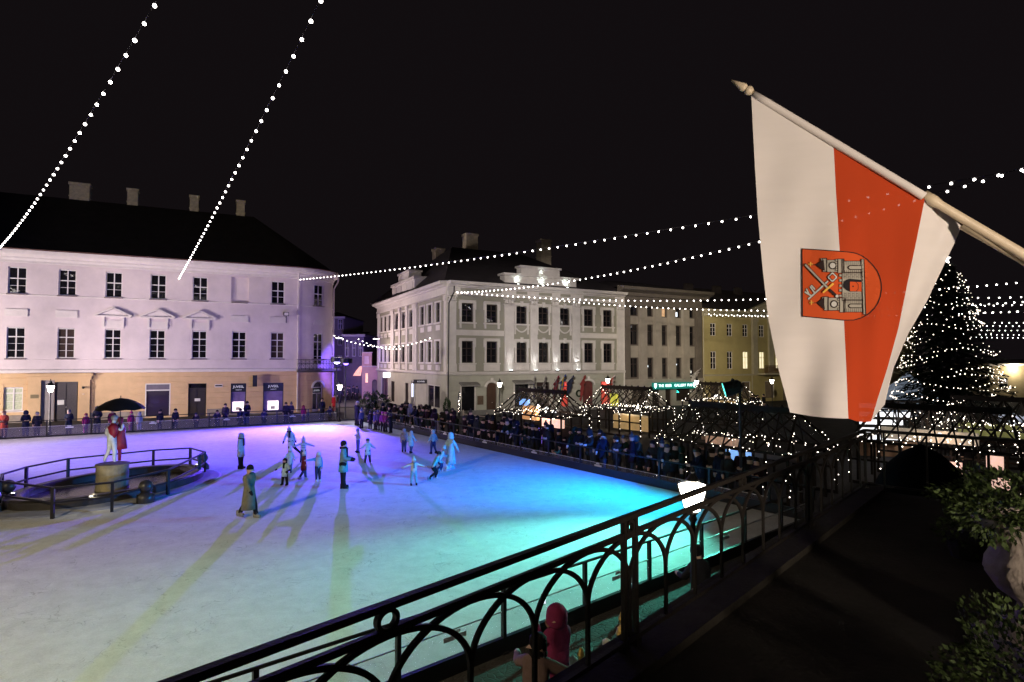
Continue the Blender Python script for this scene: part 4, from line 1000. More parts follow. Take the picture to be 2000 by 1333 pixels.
string(LBp(21.5, -.1, 7.6), MBm @ Vector(TS(4, -.3, 7.2)), 1.0, 'string of bulbs hung low across the street gap', .45)
string(LBp(23.9, -.1, 7.3), MBm @ Vector(TS(14, -.3, 6.4)), .4, 'second string of bulbs hung low across the street gap', .6)
# ================================================================ PEOPLE
SKINM = mat('skin', (.55, .36, .28), .6, .3, noise=.08)


def skel(pose, h=1.72, bulk=1.0, kid=False):
    """joints of one figure facing +y, feet at z=0; returns verts, edges, radii, region per edge"""
    P = dict(la=(.06, -.05, -.28, .02, .08, -.25), ra=(.06, -.05, -.28, .02, .08, -.25), ll=(0, 0, 0, 0), rl=(0, 0, 0, 0), lean=0.0, side=0.0, crouch=0.0, spread=.0)
    P.update(pose)
    v = []; r = []; e = []; reg = []
    hz = .93 - P['crouch']
    def add(p, rad, par=None, g=None):
        v.append(Vector(p)); r.append(rad)
        if par is not None: e.append((par, len(v) - 1)); reg.append(g)
        return len(v) - 1
    ly = P['lean']; sd = P['side']
    pel = add((0, 0, hz), .150)
    bel = add((sd * .3, ly * .3, hz + .17), .150, pel, 1)
    che = add((sd * .7, ly * .75, hz + .38), .160, bel, 1)
    nk = add((sd, ly * 1.05, hz + .56), .075, che, 1)
    hd = add((sd * 1.05, ly * 1.15 + .02, hz + .66), .098, nk, 0)
    ht = add((sd * 1.1, ly * 1.2 + .03, hz + .77), .088, hd, 0)
    for s, k in ((-1, 'la'), (1, 'ra')):
        a = P[k]
        sh = add((sd * .8 + s * .17, ly * .85, hz + .47), .085, che, 1)
        el = add((v[sh].x + s * a[0], v[sh].y + a[1], v[sh].z + a[2]), .066, sh, 1)
        wr = add((v[el].x + s * a[3], v[el].y + a[4], v[el].z + a[5]), .052, el, 1)
        d = (v[wr] - v[el]).normalized()
        ha = add(v[wr] + d * .09, .040, wr, 4); add(v[wr] + d * .16, .028, ha, 4)
    for s, k in ((-1, 'll'), (1, 'rl')):
        a = P[k]   # knee dx,dy ; foot dx,dy
        hp = add((s * .085, 0, hz - .06), .115, pel, 2)
        lift = a[4] if len(a) > 4 else 0
        kn = add((s * (.095 + P['spread'] * .5) + a[0], a[1] + P['crouch'] * .9, .49 - P['crouch'] * .35 + lift * .6), .080, hp, 2)
        an = add((s * (.10 + P['spread']) + a[2], a[3], .12 + lift), .058, kn, 2)
        add((v[an].x, v[an].y - .03, .05 + lift), .048, an, 3)
        t = add((v[an].x + s * .02, v[an].y + .13, .04 + lift), .036, an, 3)
    sc = h / 1.72
    if kid:   # larger head, shorter legs
        for i in (4, 5): r[i] *= 1.22
        v[5] = v[4] + (v[5] - v[4]) * 1.2
    b = [x * bulk if i < len(r) else x for i, x in enumerate(r)]
    return [p * sc for p in v], e, [x * sc for x in b], reg


TEMPL = {}


def templates(specs):
    objs = []
    for nm, (pose, h, bulk, kid) in specs.items():
        v, e, r, reg = skel(pose, h, bulk, kid)
        me = bpy.data.meshes.new('body'); me.from_pydata(v, e, [])
        o = bpy.data.objects.new('body', me); COL.objects.link(o)
        o.modifiers.new('skin', 'SKIN'); sub = o.modifiers.new('sub', 'SUBSURF'); sub.levels = sub.render_levels = 1
        if not me.skin_vertices: me.attributes  # layer is made with the modifier
        sv = me.skin_vertices[0].data
        for i, rad in enumerate(r): sv[i].radius = (rad, rad * (.78 if i in (1, 2) else 1))
        sv[0].use_root = True
        objs.append((nm, o, v, e, reg, h))
    bpy.context.view_layer.update(); dg = bpy.context.evaluated_depsgraph_get()
    for nm, o, v, e, reg, h in objs:
        me = bpy.data.meshes.new_from_object(o.evaluated_get(dg)); me.name = 'person'
        me.materials.clear()
        for p in me.polygons:
            c = p.center; best = 9; g = 1
            for (a, b), k in zip(e, reg):
                d = v[b] - v[a]; t = max(0, min(1, (c - v[a]).dot(d) / d.length_squared)); q = (c - v[a] - d * t).length
                if q < best: best = q; g = k
            p.material_index = g
        me.polygons.foreach_set('use_smooth', [True] * len(me.polygons))
        for k in range(5): me.materials.append(SKINM)
        TEMPL[nm] = (me, v, h)
        bpy.data.objects.remove(o)


A0 = (.05, -.02, -.27, .0, .05, -.25)
OUT = (.26, 0, -.10, .24, .03, -.08)
templates({
    'stand': (dict(la=A0, ra=A0), 1.74, 1.18, False),
    'hands': (dict(la=(.06, .02, -.27, -.14, .2, -.02), ra=(.06, .02, -.27, -.14, .2, -.02)), 1.74, 1.22, False),
    'lean': (dict(la=(.05, .12, -.24, -.06, .24, -.02), ra=(.05, .12, -.24, -.06, .24, -.02), lean=.16), 1.70, 1.2, False),
    'walk': (dict(la=(.05, -.12, -.25, .02, -.02, -.25), ra=(.05, .12, -.25, .0, .14, -.2), ll=(0, .14, 0, .20), rl=(0, -.05, 0, -.32, .06)), 1.76, 1.15, False),
    'glide': (dict(la=(.1, -.12, -.24, .08, .02, -.22), ra=(.1, .05, -.24, .08, .1, -.2), ll=(-.12, 0, -.50, -.12, .03), rl=(0, .03, .02, .02), side=.12, lean=.05), 1.70, 1.12, False),
    'kidstand': (dict(la=A0, ra=A0), 1.22, 1.22, True),
    'kidout': (dict(la=OUT, ra=OUT, spread=.07), 1.22, 1.2, True),
    'kidstep': (dict(la=(.10, .02, -.22, .06, .10, -.18), ra=(.12, .02, -.22, .10, .08, -.16), ll=(0, .10, 0, .12), rl=(.0, -.04, .0, -.26, .08)), 1.25, 1.2, True),
    'kidlow': (dict(la=(.16, .06, -.2, .14, .12, -.1), ra=(.16, .06, -.2, .14, .12, -.1), spread=.08), 1.2, 1.3, True),
    'crouch': (dict(la=(.1, .14, -.2, .02, .2, -.08), ra=(.12, -.1, -.18, .1, -.12, -.14), crouch=.22, lean=.25, ll=(0, .05, 0, .1), rl=(0, -.05, 0, -.25)), 1.4, 1.15, True),
    'oneout': (dict(la=A0, ra=(.27, .02, -.03, .26, .03, .0)), 1.25, 1.2, True),
    'phone': (dict(la=(.06, .1, -.2, -.05, .2, .22), ra=(.06, .1, -.22, -.05, .2, .18)), 1.5, 1.25, True),
    'hug': (dict(la=(.2, .16, -.14, .1, .26, -.02), ra=(.26, .1, -.14, .2, .2, -.06), lean=.1), 1.45, 1.3, True),
    'sit': (dict(la=(.08, .12, -.2, -.05, .2, -.05), ra=(.08, .12, -.2, -.05, .2, -.05), crouch=.38, lean=.12), 1.6, 1.3, False),
    'profile': (dict(la=(.05, .04, -.26, -.04, .24, -.06), ra=(.05, .04, -.26, -.04, .24, -.06)), 1.80, 1.22, False),
})
# head gear and garments, all scaled with the head and torso
HATS = {}


def hat_mesh(kind):
    if kind in HATS: return HATS[kind]
    m = MB()
    if kind == 'beanie': m.lathe([(.108, -.03), (.116, .0), (.114, .03), (.10, .075), (.06, .115), (.012, .13)], 12)
    elif kind == 'bobble': m.lathe([(.110, -.03), (.118, .0), (.112, .04), (.09, .085), (.05, .12), (.02, .13)], 12); m.ball((0, 0, .165), .05, 8, 6)
    elif kind == 'pointed': m.lathe([(.112, -.03), (.118, .0), (.10, .07), (.06, .16), (.02, .25), (.004, .28)], 12)
    elif kind == 'hood': m.lathe([(.10, -.16), (.135, -.12), (.14, -.03), (.13, .05), (.095, .10), (.04, .135), (.01, .14)], 12, (0, -.025, 0), 0, 1, 1.05)
    elif kind == 'hair': m.lathe([(.06, -.13), (.10, -.08), (.116, -.01), (.112, .05), (.08, .1), (.012, .125)], 12, (0, -.022, 0))
    elif kind == 'longhair': m.lathe([(.07, -.30), (.11, -.22), (.115, -.1), (.118, 0), (.11, .06), (.07, .105), (.01, .125)], 12, (0, -.03, 0))
    elif kind == 'cap': m.lathe([(.11, -.01), (.112, .03), (.10, .075), (.06, .11), (.01, .12)], 12); m.box(-.07, .07, .08, .19, -.005, .01)
    HATS[kind] = m.mesh('hat', SKINM, True); return HATS[kind]


GARM = {}


def garment(kind):
    if kind in GARM: return GARM[kind]
    m = MB()
    if kind == 'skirt': m.lathe([(.21, -.30), (.205, -.12), (.185, .05), (.16, .20)], 14, (0, 0, 0), 0, 1, .82)
    elif kind == 'long': m.lathe([(.27, -.62), (.25, -.4), (.22, -.15), (.19, .06), (.16, .22)], 14, (0, 0, 0), 0, 1, .84)
    elif kind == 'scarf':
        m.tube([(.098 * cos(t), .088 * sin(t), .012 * sin(2 * t)) for t in [2 * pi * i / 12 for i in range(12)]], .042, 6, closed=True); m.box(-.05, .05, .10, .15, -.32, 0)
    elif kind == 'pack': m.box(-.13, .13, -.30, -.13, -.2, .2); m.box(-.10, .10, -.34, -.29, -.16, .02)
    elif kind == 'skate':
        m.box(-.045, .045, -.08, .05, .05, .2); m.box(-.042, .042, .05, .17, .05, .12); m.box(-.008, .008, -.10, .18, 0, .035); m.box(-.012, .012, -.07, -.03, .03, .06); m.box(-.012, .012, .09, .13, .03, .06)
    elif kind == 'stripe': m.lathe([(.185, .0), (.186, .05)], 14, (0, 0, 0), 0, 1, .8).lathe([(.187, .12), (.187, .17)], 14, (0, 0, 0), 0, 1, .8)
    elif kind == 'vest': m.lathe([(.19, -.12), (.2, .05), (.198, .25), (.17, .36)], 14, (0, 0, 0), 0, 1, .82)
    GARM[kind] = m.mesh(kind, SKINM, kind != 'pack'); return GARM[kind]


def recol(o, m):
    o.material_slots[0].link = 'OBJECT'; o.material_slots[0].material = m


CC = {}


def C_(c):
    k = 'cloth_%02x%02x%02x' % tuple(int(min(.99, x) * 255) for x in c)
    if k not in CC: CC[k] = cloth(k, c)
    return CC[k]


BLK = (.016, .015, .018); NAVY = (.02, .024, .05); GREYC = (.12, .12, .13); WHT = (.68, .68, .68); DJEAN = (.035, .045, .075)


def person(pos, tpl, rz, label, coat=BLK, legs=BLK, hat='beanie', hatc=BLK, boots=BLK, scale=1.0, scarf=None, skirt=None, pack=None, skates=None, gloves=None, vest=None, stripe=None, group=None, z0=0.0, ht=None):
    me, v, h = TEMPL[tpl]
    if ht: scale = ht / (max(q.co.z for q in me.vertices) + .05)
    o = link('person', me, None, (pos[0], pos[1], z0), rz); o.scale = (scale,) * 3
    tag(o, label, 'person', group)
    for i, c in enumerate((None, coat, legs, boots, gloves)):
        if c is None: continue
        o.material_slots[i].link = 'OBJECT'; o.material_slots[i].material = C_(c)
    s = h / 1.72; kid = tpl.startswith('kid') or tpl in ('oneout', 'crouch', 'phone', 'hug')
    def put(nm, me2, p, c, sc=s):
        k = link(nm, me2, o, p); k.scale = (sc,) * 3; recol(k, C_(c)); return k
    if hat:
        d = v[5] - v[4]; c = v[4] + d * .62
        put('hair' if 'hair' in hat else 'hood' if hat == 'hood' else 'hat', hat_mesh(hat), c, hatc, s * (1.20 if kid else 1.0))
    if scarf: put('scarf', garment('scarf'), v[3] + Vector((0, 0, .02 * s)), scarf, s * 1.1)
    if skirt: put('coat_skirt', garment(skirt[0]), v[0] + Vector((0, 0, .0)), skirt[1], s * (1.05 if kid else 1.0))
    if pack: put('backpack', garment('pack'), v[2], pack)
    if vest: put('vest', garment('vest'), v[1], vest, s * 1.06)
    if stripe: put('sweater_stripe', garment('stripe'), v[1], stripe, s * 1.08)
    if skates:
        n0 = len(v)
        for i in (n0 - 8, n0 - 3):    # ankle joints
            a = v[i]; put('skate', garment('skate'), Vector((a.x, a.y, a.z - .125 * s)), skates, s * 1.05)
    return o


# --- skaters ------------------------------------------------------------------------------------------------------
TQ = (.42, .58, .55)
gp = 'skaters out on the ice'
R_, L_, U_, Dn = -pi / 2, pi / 2, 0.0, pi     # facing right, left, away, towards the camera
person(G(470, 917), 'stand', R_, 'adult in a pale hooded parka standing right of the fountain fence', (.50, .54, .55), BLK, 'hood', (.36, .33, .32), skates=BLK, skirt=('skirt', (.50, .54, .55)), scarf=(.08, .06, .06), group=gp, ht=1.63)
person(G(486, 1013), 'walk', R_ - .35, 'adult in a long khaki coat and black beanie skating nearest the camera', (.20, .19, .13), BLK, 'beanie', BLK, boots=(.25, .25, .22), skirt=('long', (.20, .19, .13)), skates=(.30, .30, .27), gloves=BLK, group=gp, ht=1.66)
person(G(568, 892), 'glide', Dn + .5, 'woman in white jacket and dark scarf gliding with one leg trailing', (.62, .60, .62), BLK, 'bobble', (.45, .42, .45), scarf=(.03, .025, .04), skirt=('skirt', (.62, .60, .62)), skates=BLK, gloves=BLK, group=gp, ht=1.5)
person(G(592, 904), 'kidout', Dn + .4, 'child in pale striped sweater and pointed hat with arms spread wide', (.50, .50, .58), DJEAN, 'pointed', (.45, .42, .5), stripe=(.2, .18, .25), skates=BLK, group=gp, ht=1.18)
person(G(566, 924), 'kidstep', Dn + .2, 'child in pale mint coat and white pointed hat behind the girl in black gloves', (.50, .62, .58), (.10, .16, .22), 'pointed', (.66, .66, .66), skirt=('skirt', (.50, .62, .58)), skates=BLK, group=gp, ht=1.08)
person(G(556, 949), 'kidlow', Dn - .2, 'child in mint jacket with black hair and gloves, arms held low and wide', (.52, .72, .66), BLK, 'longhair', BLK, scarf=BLK, gloves=BLK, skirt=('skirt', (.52, .72, .66)), skates=BLK, group=gp, ht=1.08)
person(G(593, 938), 'kidstep', R_ + .4, 'child in dark red coat and white hat on white skates', (.17, .025, .03), (.05, .07, .12), 'bobble', (.66, .64, .6), boots=WHT, skirt=('skirt', (.17, .025, .03)), skates=WHT, group=gp, ht=1.18)
person(G(621, 942), 'oneout', Dn + .6, 'child in beige vest with blue sleeve stretched to the right', (.10, .32, .45), DJEAN, 'beanie', (.66, .62, .52), vest=(.48, .46, .40), boots=WHT, skates=WHT, group=gp, ht=1.22)
person(G(670, 955), 'profile', R_ + .15, 'tall dark-haired adult in grey and teal jacket standing centre on the ice', (.20, .30, .27), BLK, 'hair', (.02, .014, .014), scarf=(.03, .018, .02), skirt=('skirt', (.14, .42, .38)), skates=BLK, gloves=BLK, group=gp, ht=1.84)
person(G(699, 885), 'kidout', L_ + .5, 'child in striped lilac top reaching an arm to the left near the far barrier', (.42, .40, .55), (.12, .12, .3), 'beanie', (.2, .2, .35), stripe=(.2, .2, .3), skates=BLK, group=gp, ht=1.3)
person(G(718, 905), 'kidlow', U_ + .2, 'child in long pale mint jacket seen from behind with arms out', (.50, .66, .62), DJEAN, 'beanie', (.06, .08, .08), skirt=('skirt', (.50, .66, .62)), skates=BLK, group=gp, ht=1.18)
person(G(789, 884), 'kidstand', U_ + .3, 'youngster in grey top and blue trousers beside the mint-clad one', (.32, .32, .34), (.06, .09, .22), 'hair', (.35, .32, .3), skates=BLK, group=gp, ht=1.28)
person(G(803, 887), 'kidstep', U_ - .4, 'youngster in long mint top turning away beside the grey-topped one', (.32, .62, .62), (.05, .1, .2), 'longhair', (.45, .5, .45), skirt=('skirt', (.32, .62, .62)), skates=BLK, group=gp, ht=1.22)
person(G(846, 888), 'kidstep', U_ + .7, 'youngster in green-grey top and dark trousers skating behind the crouching pair', (.25, .35, .32), (.03, .04, .10), 'hair', (.4, .5, .45), skates=BLK, group=gp, ht=1.3)
person(G(880, 919), 'walk', R_ + .9, 'adult all in pale turquoise skating close to the right barrier', TQ, (.2, .5, .6), 'hood', TQ, boots=WHT, skirt=('long', TQ), skates=WHT, group=gp, ht=1.68)
person(G(846, 937), 'crouch', R_ + .2, 'child in teal top and black hat with white band leaning low to skate', (.16, .48, .42), BLK, 'beanie', (.03, .03, .03), skates=WHT, scarf=(.5, .6, .55), group=gp, ht=1.15)
person(G(857, 923), 'crouch', R_ + .3, 'child in cream coat bending down behind the teal one', (.5, .6, .5), (.03, .05, .12), 'beanie', (.4, .55, .5), skates=WHT, group=gp, ht=1.15)
person(G(808, 949), 'kidout', Dn + .3, 'child in cream coat with dark straps and arms stretched out both sides', (.62, .62, .50), (.2, .45, .5), 'bobble', (.5, .7, .55), scarf=(.2, .3, .28), skates=BLK, group=gp, ht=1.1)
gp2 = 'group standing at the far corner of the ice'
person(G(697, 832), 'profile', R_ + 1.0, 'tall adult in black with a pale hat at the far corner of the ice', BLK, BLK, 'cap', (.45, .4, .5), group=gp2, skates=BLK, ht=1.85)
for x, y, c, t, lab in ((706, 838, (.10, .11, .2), 'kidstand', 'child in slate blue beside the tall adult at the far corner'), (723, 839, (.03, .03, .05), 'stand', 'slim figure in black left of the purple jackets at the far corner'),
                        (732, 841, (.14, .12, .45), 'kidstand', 'child in bright violet jacket at the far corner'), (738, 842, (.06, .05, .12), 'stand', 'figure in dark indigo between violet and magenta jackets'),
                        (747, 844, (.30, .05, .28), 'kidstand', 'child in magenta coat at the far corner'), (753, 845, (.18, .025, .10), 'kidstand', 'child in crimson coat at the right of the far corner group'),
                        (763, 847, (.02, .02, .025), 'lean', 'bending figure in black at the right end of the far corner group')):
    person(G(x, y), t, random.uniform(-1, 1) + pi * .2, lab, c, BLK, random.choice(('beanie', 'bobble', 'hair')), tuple(min(.6, k * 2.2 + .01) for k in c), group=gp2, skates=BLK, ht=random.uniform(1.3,1.45))

# --- spectators behind the far barrier --------------------------------------------------------------------------------
gl = 'spectators behind the far rink barrier'
bd = (BC - BL0).normalized(); bn = Vector((-bd.y, bd.x, 0))


def behind(px, off=.55):
    a = (px - 1000) / F; s = (a * BL0.y - BL0.x) / (bd.x - a * bd.y)
    q = BL0 + bd * s + bn * off; q2 = q
    k = (px - 1000) / F
    return Vector((k * q2.y, q2.y, 0))


FD = atan2(bd.y, bd.x) + pi     # facing the ice
for px, t, c, l, hk, hc, sc, lab, off in (
        (12, 'hands', (.42, .07, .055), (.10, .05, .06), 'beanie', (.35, .2, .16), 1.0, 'adult in bright red jacket at the left end of the far barrier', .5),
        (54, 'hands', NAVY, (.04, .04, .08), 'hood', (.025, .028, .06), .98, 'adult in navy hooded coat just left of the first street lamp', .5),
        (76, 'stand', (.035, .03, .05), BLK, 'beanie', (.38, .34, .38), .92, 'adult in dark coat and pale beanie under the first street lamp', .5),
        (138, 'hands', (.02, .025, .05), BLK, 'hair', (.25, .22, .2), .95, 'fair-haired adult in dark navy coat right of the first street lamp', .6),
        (171, 'kidstand', (.38, .04, .17), (.25, .05, .2), 'beanie', (.3, .05, .1), 1.12, 'child in magenta snowsuit left of the fountain statue', .5),
        (193, 'hands', (.025, .024, .04), BLK, 'hood', (.04, .035, .05), 1.04, 'tall adult in dark hooded coat beside the magenta child', .7),
        (222, 'stand', (.16, .02, .06), BLK, 'beanie', (.1, .02, .03), .9, 'person in dark crimson behind the statue', .8),
        (259, 'kidstand', (.45, .03, .22), (.25, .03, .2), 'bobble', (.5, .05, .2), 1.12, 'child in hot pink coat just right of the statue', .5),
        (275, 'kidstand', (.60, .55, .66), (.45, .4, .6), 'hood', (.6, .55, .6), 1.08, 'child in white snowsuit right of the pink child', .5),
        (315, 'kidstand', (.03, .026, .05), BLK, 'beanie', (.04, .03, .06), 1.16, 'first of two dark children right of the big shop window', .6),
        (345, 'kidstand', (.025, .024, .045), BLK, 'hair', (.02, .016, .02), 1.18, 'second of two dark children, before the brown door', .6),
        (386, 'sit', (.03, .025, .06), BLK, 'beanie', (.05, .04, .1), .9, 'person crouching in dark clothes before the brown door', .6),
        (427, 'sit', (.035, .03, .09), BLK, 'hair', (.03, .02, .03), 1.0, 'person bent over in blue-black coat left of the jeweller windows', .6),
        (442, 'stand', (.03, .022, .05), BLK, 'hair', (.05, .03, .03), .98, 'slim adult in dark coat before the first jeweller window', .7),
        (469, 'sit', (.03, .03, .09), BLK, 'beanie', (.02, .02, .03), 1.05, 'person leaning on the barrier before the lit jewellery display', .6),
        (484, 'hands', (.025, .02, .035), (.05, .05, .16), 'hair', (.03, .02, .02), 1.04, 'adult in black jacket and blue jeans right of the first lit display', .8),
        (516, 'sit', (.06, .05, .2), BLK, 'beanie', (.05, .04, .15), .95, 'person stooping in blue coat before the second jeweller window', .6),
        (560, 'stand', (.03, .025, .04), BLK, 'hair', (.02, .016, .02), .94, 'dark-coated adult left of the pale drainpipe', .7),
        (570, 'hands', (.10, .07, .09), BLK, 'bobble', (.25, .2, .2), .92, 'adult in brown-grey coat by the pale drainpipe', .9),
        (594, 'kidstand', (.38, .03, .16), (.1, .03, .2), 'hood', (.40, .05, .10), 1.08, 'child in pink hooded coat by the rounded corner', .5),
        (630, 'stand', (.02, .02, .04), BLK, 'hair', (.03, .02, .02), 1.02, 'adult in black by the arched corner door', 2.5),
        (646, 'sit', (.04, .035, .12), BLK, 'beanie', (.03, .03, .08), .95, 'person crouched in dark blue near the far corner post', .8)):
    person(behind(px, off), t, FD + random.uniform(-.5, .5), lab, c, l, hk, hc, group=gl, scale=sc, skirt=('skirt', c) if t in ('hands', 'stand') else None)
# --- crowd behind the right barrier ------------------------------------------------------------------------------------
rd = (BF - BC).normalized(); rn = Vector((-rd.y, rd.x, 0)); RL = (BF - BC).length
FI = atan2(rd.y, rd.x) + pi


def along(s, off): return BC + rd * s + rn * off


spots_ = ((1.5, 8.5, 20, 'at the far right barrier corner'), (8.5, 13.5, 16, 'before the grey corner facade'),
          (14.5, 21, 18, 'before the orange lit glasshouse'), (21, 28, 22, 'before the second glasshouse'),
          (28, 36.5, 22, 'before the large near glasshouse'))
coats = (('black', (.007, .007, .008)), ('navy', (.008, .010, .026)), ('dark brown', (.018, .011, .008)), ('charcoal', (.022, .021, .023)), ('dark green', (.008, .015, .010)), ('dark plum', (.018, .007, .014)))
heads = (('a beanie', 'beanie'), ('short dark hair', 'hair'), ('the hood up', 'hood'), ('a bobble hat', 'bobble'), ('long dark hair', 'longhair'))
for a, b, nn, place in spots_:
    combo = [(c, h) for c in coats for h in heads]; random.shuffle(combo)
    for i in range(nn):
        s = a + (b - a) * (i + random.uniform(.1, .9)) / nn; off = random.choice((.5, .6, .9, 1.5, 2.1)) if b < 28 else random.choice((.5, .6, .7, .9))
        (cn, c), (hn, hk) = combo[i]; t = random.choice(('stand', 'hands', 'lean', 'walk', 'hands', 'kidstand'))
        person(along(s, off), t, FI + random.uniform(-.8, .8), '%s in %s coat with %s %s' % ('child' if t == 'kidstand' else 'spectator', cn, hn, place), c, random.choice((BLK, DJEAN)), hk,
               (.012, .009, .008) if 'hair' in hk else c if hk == 'hood' else random.choice((c, (.03, .026, .026), (.07, .06, .06))), group='dark spectators ' + place, scale=random.uniform(.9, 1.06), skirt=('skirt', c) if random.random() < .6 else None)


def crowd_at(px, py, tpl, lab, coat, legs, hat, hatc, **k):
    p = G(px, py); person(p, tpl, FI + random.uniform(-.4, .4), lab, coat, legs, hat, hatc, group='spectators in light or coloured clothes in the right crowd', **k)


crowd_at(801, 836, 'stand', 'spectator in long lilac coat standing out of the dark far crowd', (.50, .44, .62), BLK, 'hood', (.45, .40, .55), skirt=('long', (.50, .44, .62)))
crowd_at(822, 838, 'hands', 'spectator in greyish violet jacket right of the lilac coat', (.22, .19, .28), BLK, 'longhair', (.3, .22, .22))
crowd_at(855, 850, 'lean', 'spectator in yellow jacket bending among the dark crowd', (.42, .40, .05), (.3, .28, .27), 'longhair', (.2, .16, .12))
crowd_at(957, 876, 'profile', 'man in black standing alone before the brown arched door', BLK, BLK, 'hair', (.05, .035, .03), scale=.94)
crowd_at(932, 872, 'stand', 'woman with dark hair beside the barrier left of the lone man', (.03, .028, .03), BLK, 'longhair', (.015, .012, .012))
crowd_at(1018, 880, 'sit', 'seated child in azure jacket at the ice edge before the first stall', (.04, .30, .50), BLK, 'hood', (.05, .30, .50), scale=.72, pack=None)
crowd_at(1095, 905, 'sit', 'child in purple and blue snowsuit at the ice edge', (.05, .26, .42), (.12, .05, .14), 'hood', (.14, .05, .16), scale=.72)
crowd_at(1152, 915, 'stand', 'spectator in pale blue hood among the dark crowd', NAVY, (.2, .18, .18), 'hood', (.40, .45, .65))
crowd_at(1166, 916, 'kidstand', 'first child in sky blue jacket at the barrier', (.05, .40, .62), BLK, 'beanie', (.02, .1, .2), scale=1.1)
crowd_at(1181, 920, 'kidstand', 'second child in sky blue jacket holding a bright toy', (.10, .45, .66), BLK, 'bobble', (.3, .5, .6), scale=1.1, stripe=(.6, .6, .62))
crowd_at(1250, 930, 'lean', 'spectator in steel blue coat leaning over the barrier', (.05, .14, .28), BLK, 'hood', (.08, .25, .42))
crowd_at(1300, 934, 'stand', 'spectator in yellow jacket and white trousers by the near street lamp', (.34, .33, .06), (.62, .62, .66), 'longhair', (.3, .26, .2), pack=(.14, .13, .11))
crowd_at(1375, 925, 'hands', 'spectator in grey-brown coat behind the near street lamp', (.10, .08, .08), BLK, 'bobble', (.3, .27, .27))
crowd_at(1415, 930, 'walk', 'walker in mauve-grey coat behind the stage light mast', (.16, .13, .14), BLK, 'beanie', (.14, .12, .12))
# --- people in the street and square beyond -----------------------------------------------------------------------------
person(G(653, 806), 'stand', Dn, 'person in a red coat walking in beside the far corner lamp', (.42, .02, .03), (.2, .02, .03), 'hair', (.03, .02, .02), skirt=('skirt', (.42, .02, .03)), scale=.98)
for i, (x, y) in enumerate(((646, 789), (651, 791), (657, 788), (664, 792), (679, 786), (683, 787), (690, 785), (697, 786), (671, 783))):
    person(G(x, y - 4), ('walk', 'stand', 'hands')[i % 3], random.uniform(0, 6), 'dark figure strolling in the violet-lit street between the corner buildings', (.03, .03, .05), BLK, 'hair', BLK, group='strollers in the violet-lit street', scale=1.0)
for i, (x, y) in enumerate(((1470, 806), (1480, 808), (1492, 806))):
    person(G(x, y), 'stand', random.uniform(0, 6), '%s of three dark figures standing before the yellow building' % ('leftmost', 'middle', 'rightmost')[i], BLK, BLK, 'hair', BLK, group='figures before the yellow building', scale=1.0)
for i, (x, y) in enumerate(((1735, 866), (1752, 872), (1766, 868))):
    person(G(x, y), 'stand', random.uniform(0, 6), '%s of three dark shoppers against the bright white kiosk' % ('leftmost', 'middle', 'rightmost')[i], BLK, BLK, 'beanie', BLK, group='shoppers at the bright white kiosk', scale=1.0)
person(G(1890, 935), 'stand', Dn, 'dark figure in a big coat beside the right-hand glasshouse stall', BLK, BLK, 'hood', BLK, skirt=('long', BLK), scale=1.05)
# --- people below the balcony --------------------------------------------------------------------------------------------
pk = Vector((.62, 8.3, 0)); o = person(pk, 'phone', R_ * -.35, 'child in pink hooded coat filming the rink with a phone', (.24, .03, .10), (.03, .035, .07), 'hood', (.25, .03, .10), skirt=('skirt', (.24, .03, .10)), scale=1.02)
ph_ = MB().box(-.035, .035, -.005, .005, -.075, .075).build('phone', BLKM, loc=(.46, 8.72, 1.52)); tag(ph_, 'lit phone held up by the child in the pink hood', 'phone')
ph_.rotation_euler = (0, 0, .3); MB().box(-.031, .031, -.008, -.005, -.066, .066).build('screen', mat('phone_screen', (1, 1, 1), .4, emit=1.6, ecol=(.75, .85, 1), noise=0), ph_)
person((.30, 7.55, 0), 'hug', -.35, 'person in dusty pink jacket with black hair hugging the pink-hooded child', (.19, .125, .12), (.12, .095, .09), 'longhair', (.012, .010, .010), scarf=(.02, .016, .018), scale=1.0)
person((3.4, 10.6, 0), 'lean', .4, 'dark figure leaning on the near barrier right of the lamp', BLK, BLK, 'hair', BLK, scale=.96)
# ================================================================ GLASSHOUSE STALLS
PLAS = mixmat('clear_sheet', (.5, .5, .5), .95, gloss=.1)
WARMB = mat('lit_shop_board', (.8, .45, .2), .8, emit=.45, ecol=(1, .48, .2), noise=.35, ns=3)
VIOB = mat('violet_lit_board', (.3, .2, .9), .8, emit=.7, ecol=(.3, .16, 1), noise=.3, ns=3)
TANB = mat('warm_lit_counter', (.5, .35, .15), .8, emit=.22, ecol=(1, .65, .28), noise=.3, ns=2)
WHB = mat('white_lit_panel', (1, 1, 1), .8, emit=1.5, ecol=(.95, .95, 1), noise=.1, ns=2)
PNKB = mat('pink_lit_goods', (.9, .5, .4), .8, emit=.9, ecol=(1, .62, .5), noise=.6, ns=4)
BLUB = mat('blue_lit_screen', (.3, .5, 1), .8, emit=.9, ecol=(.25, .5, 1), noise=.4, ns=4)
BULM = MB().ball((0, 0, 0), .022, 5, 4)


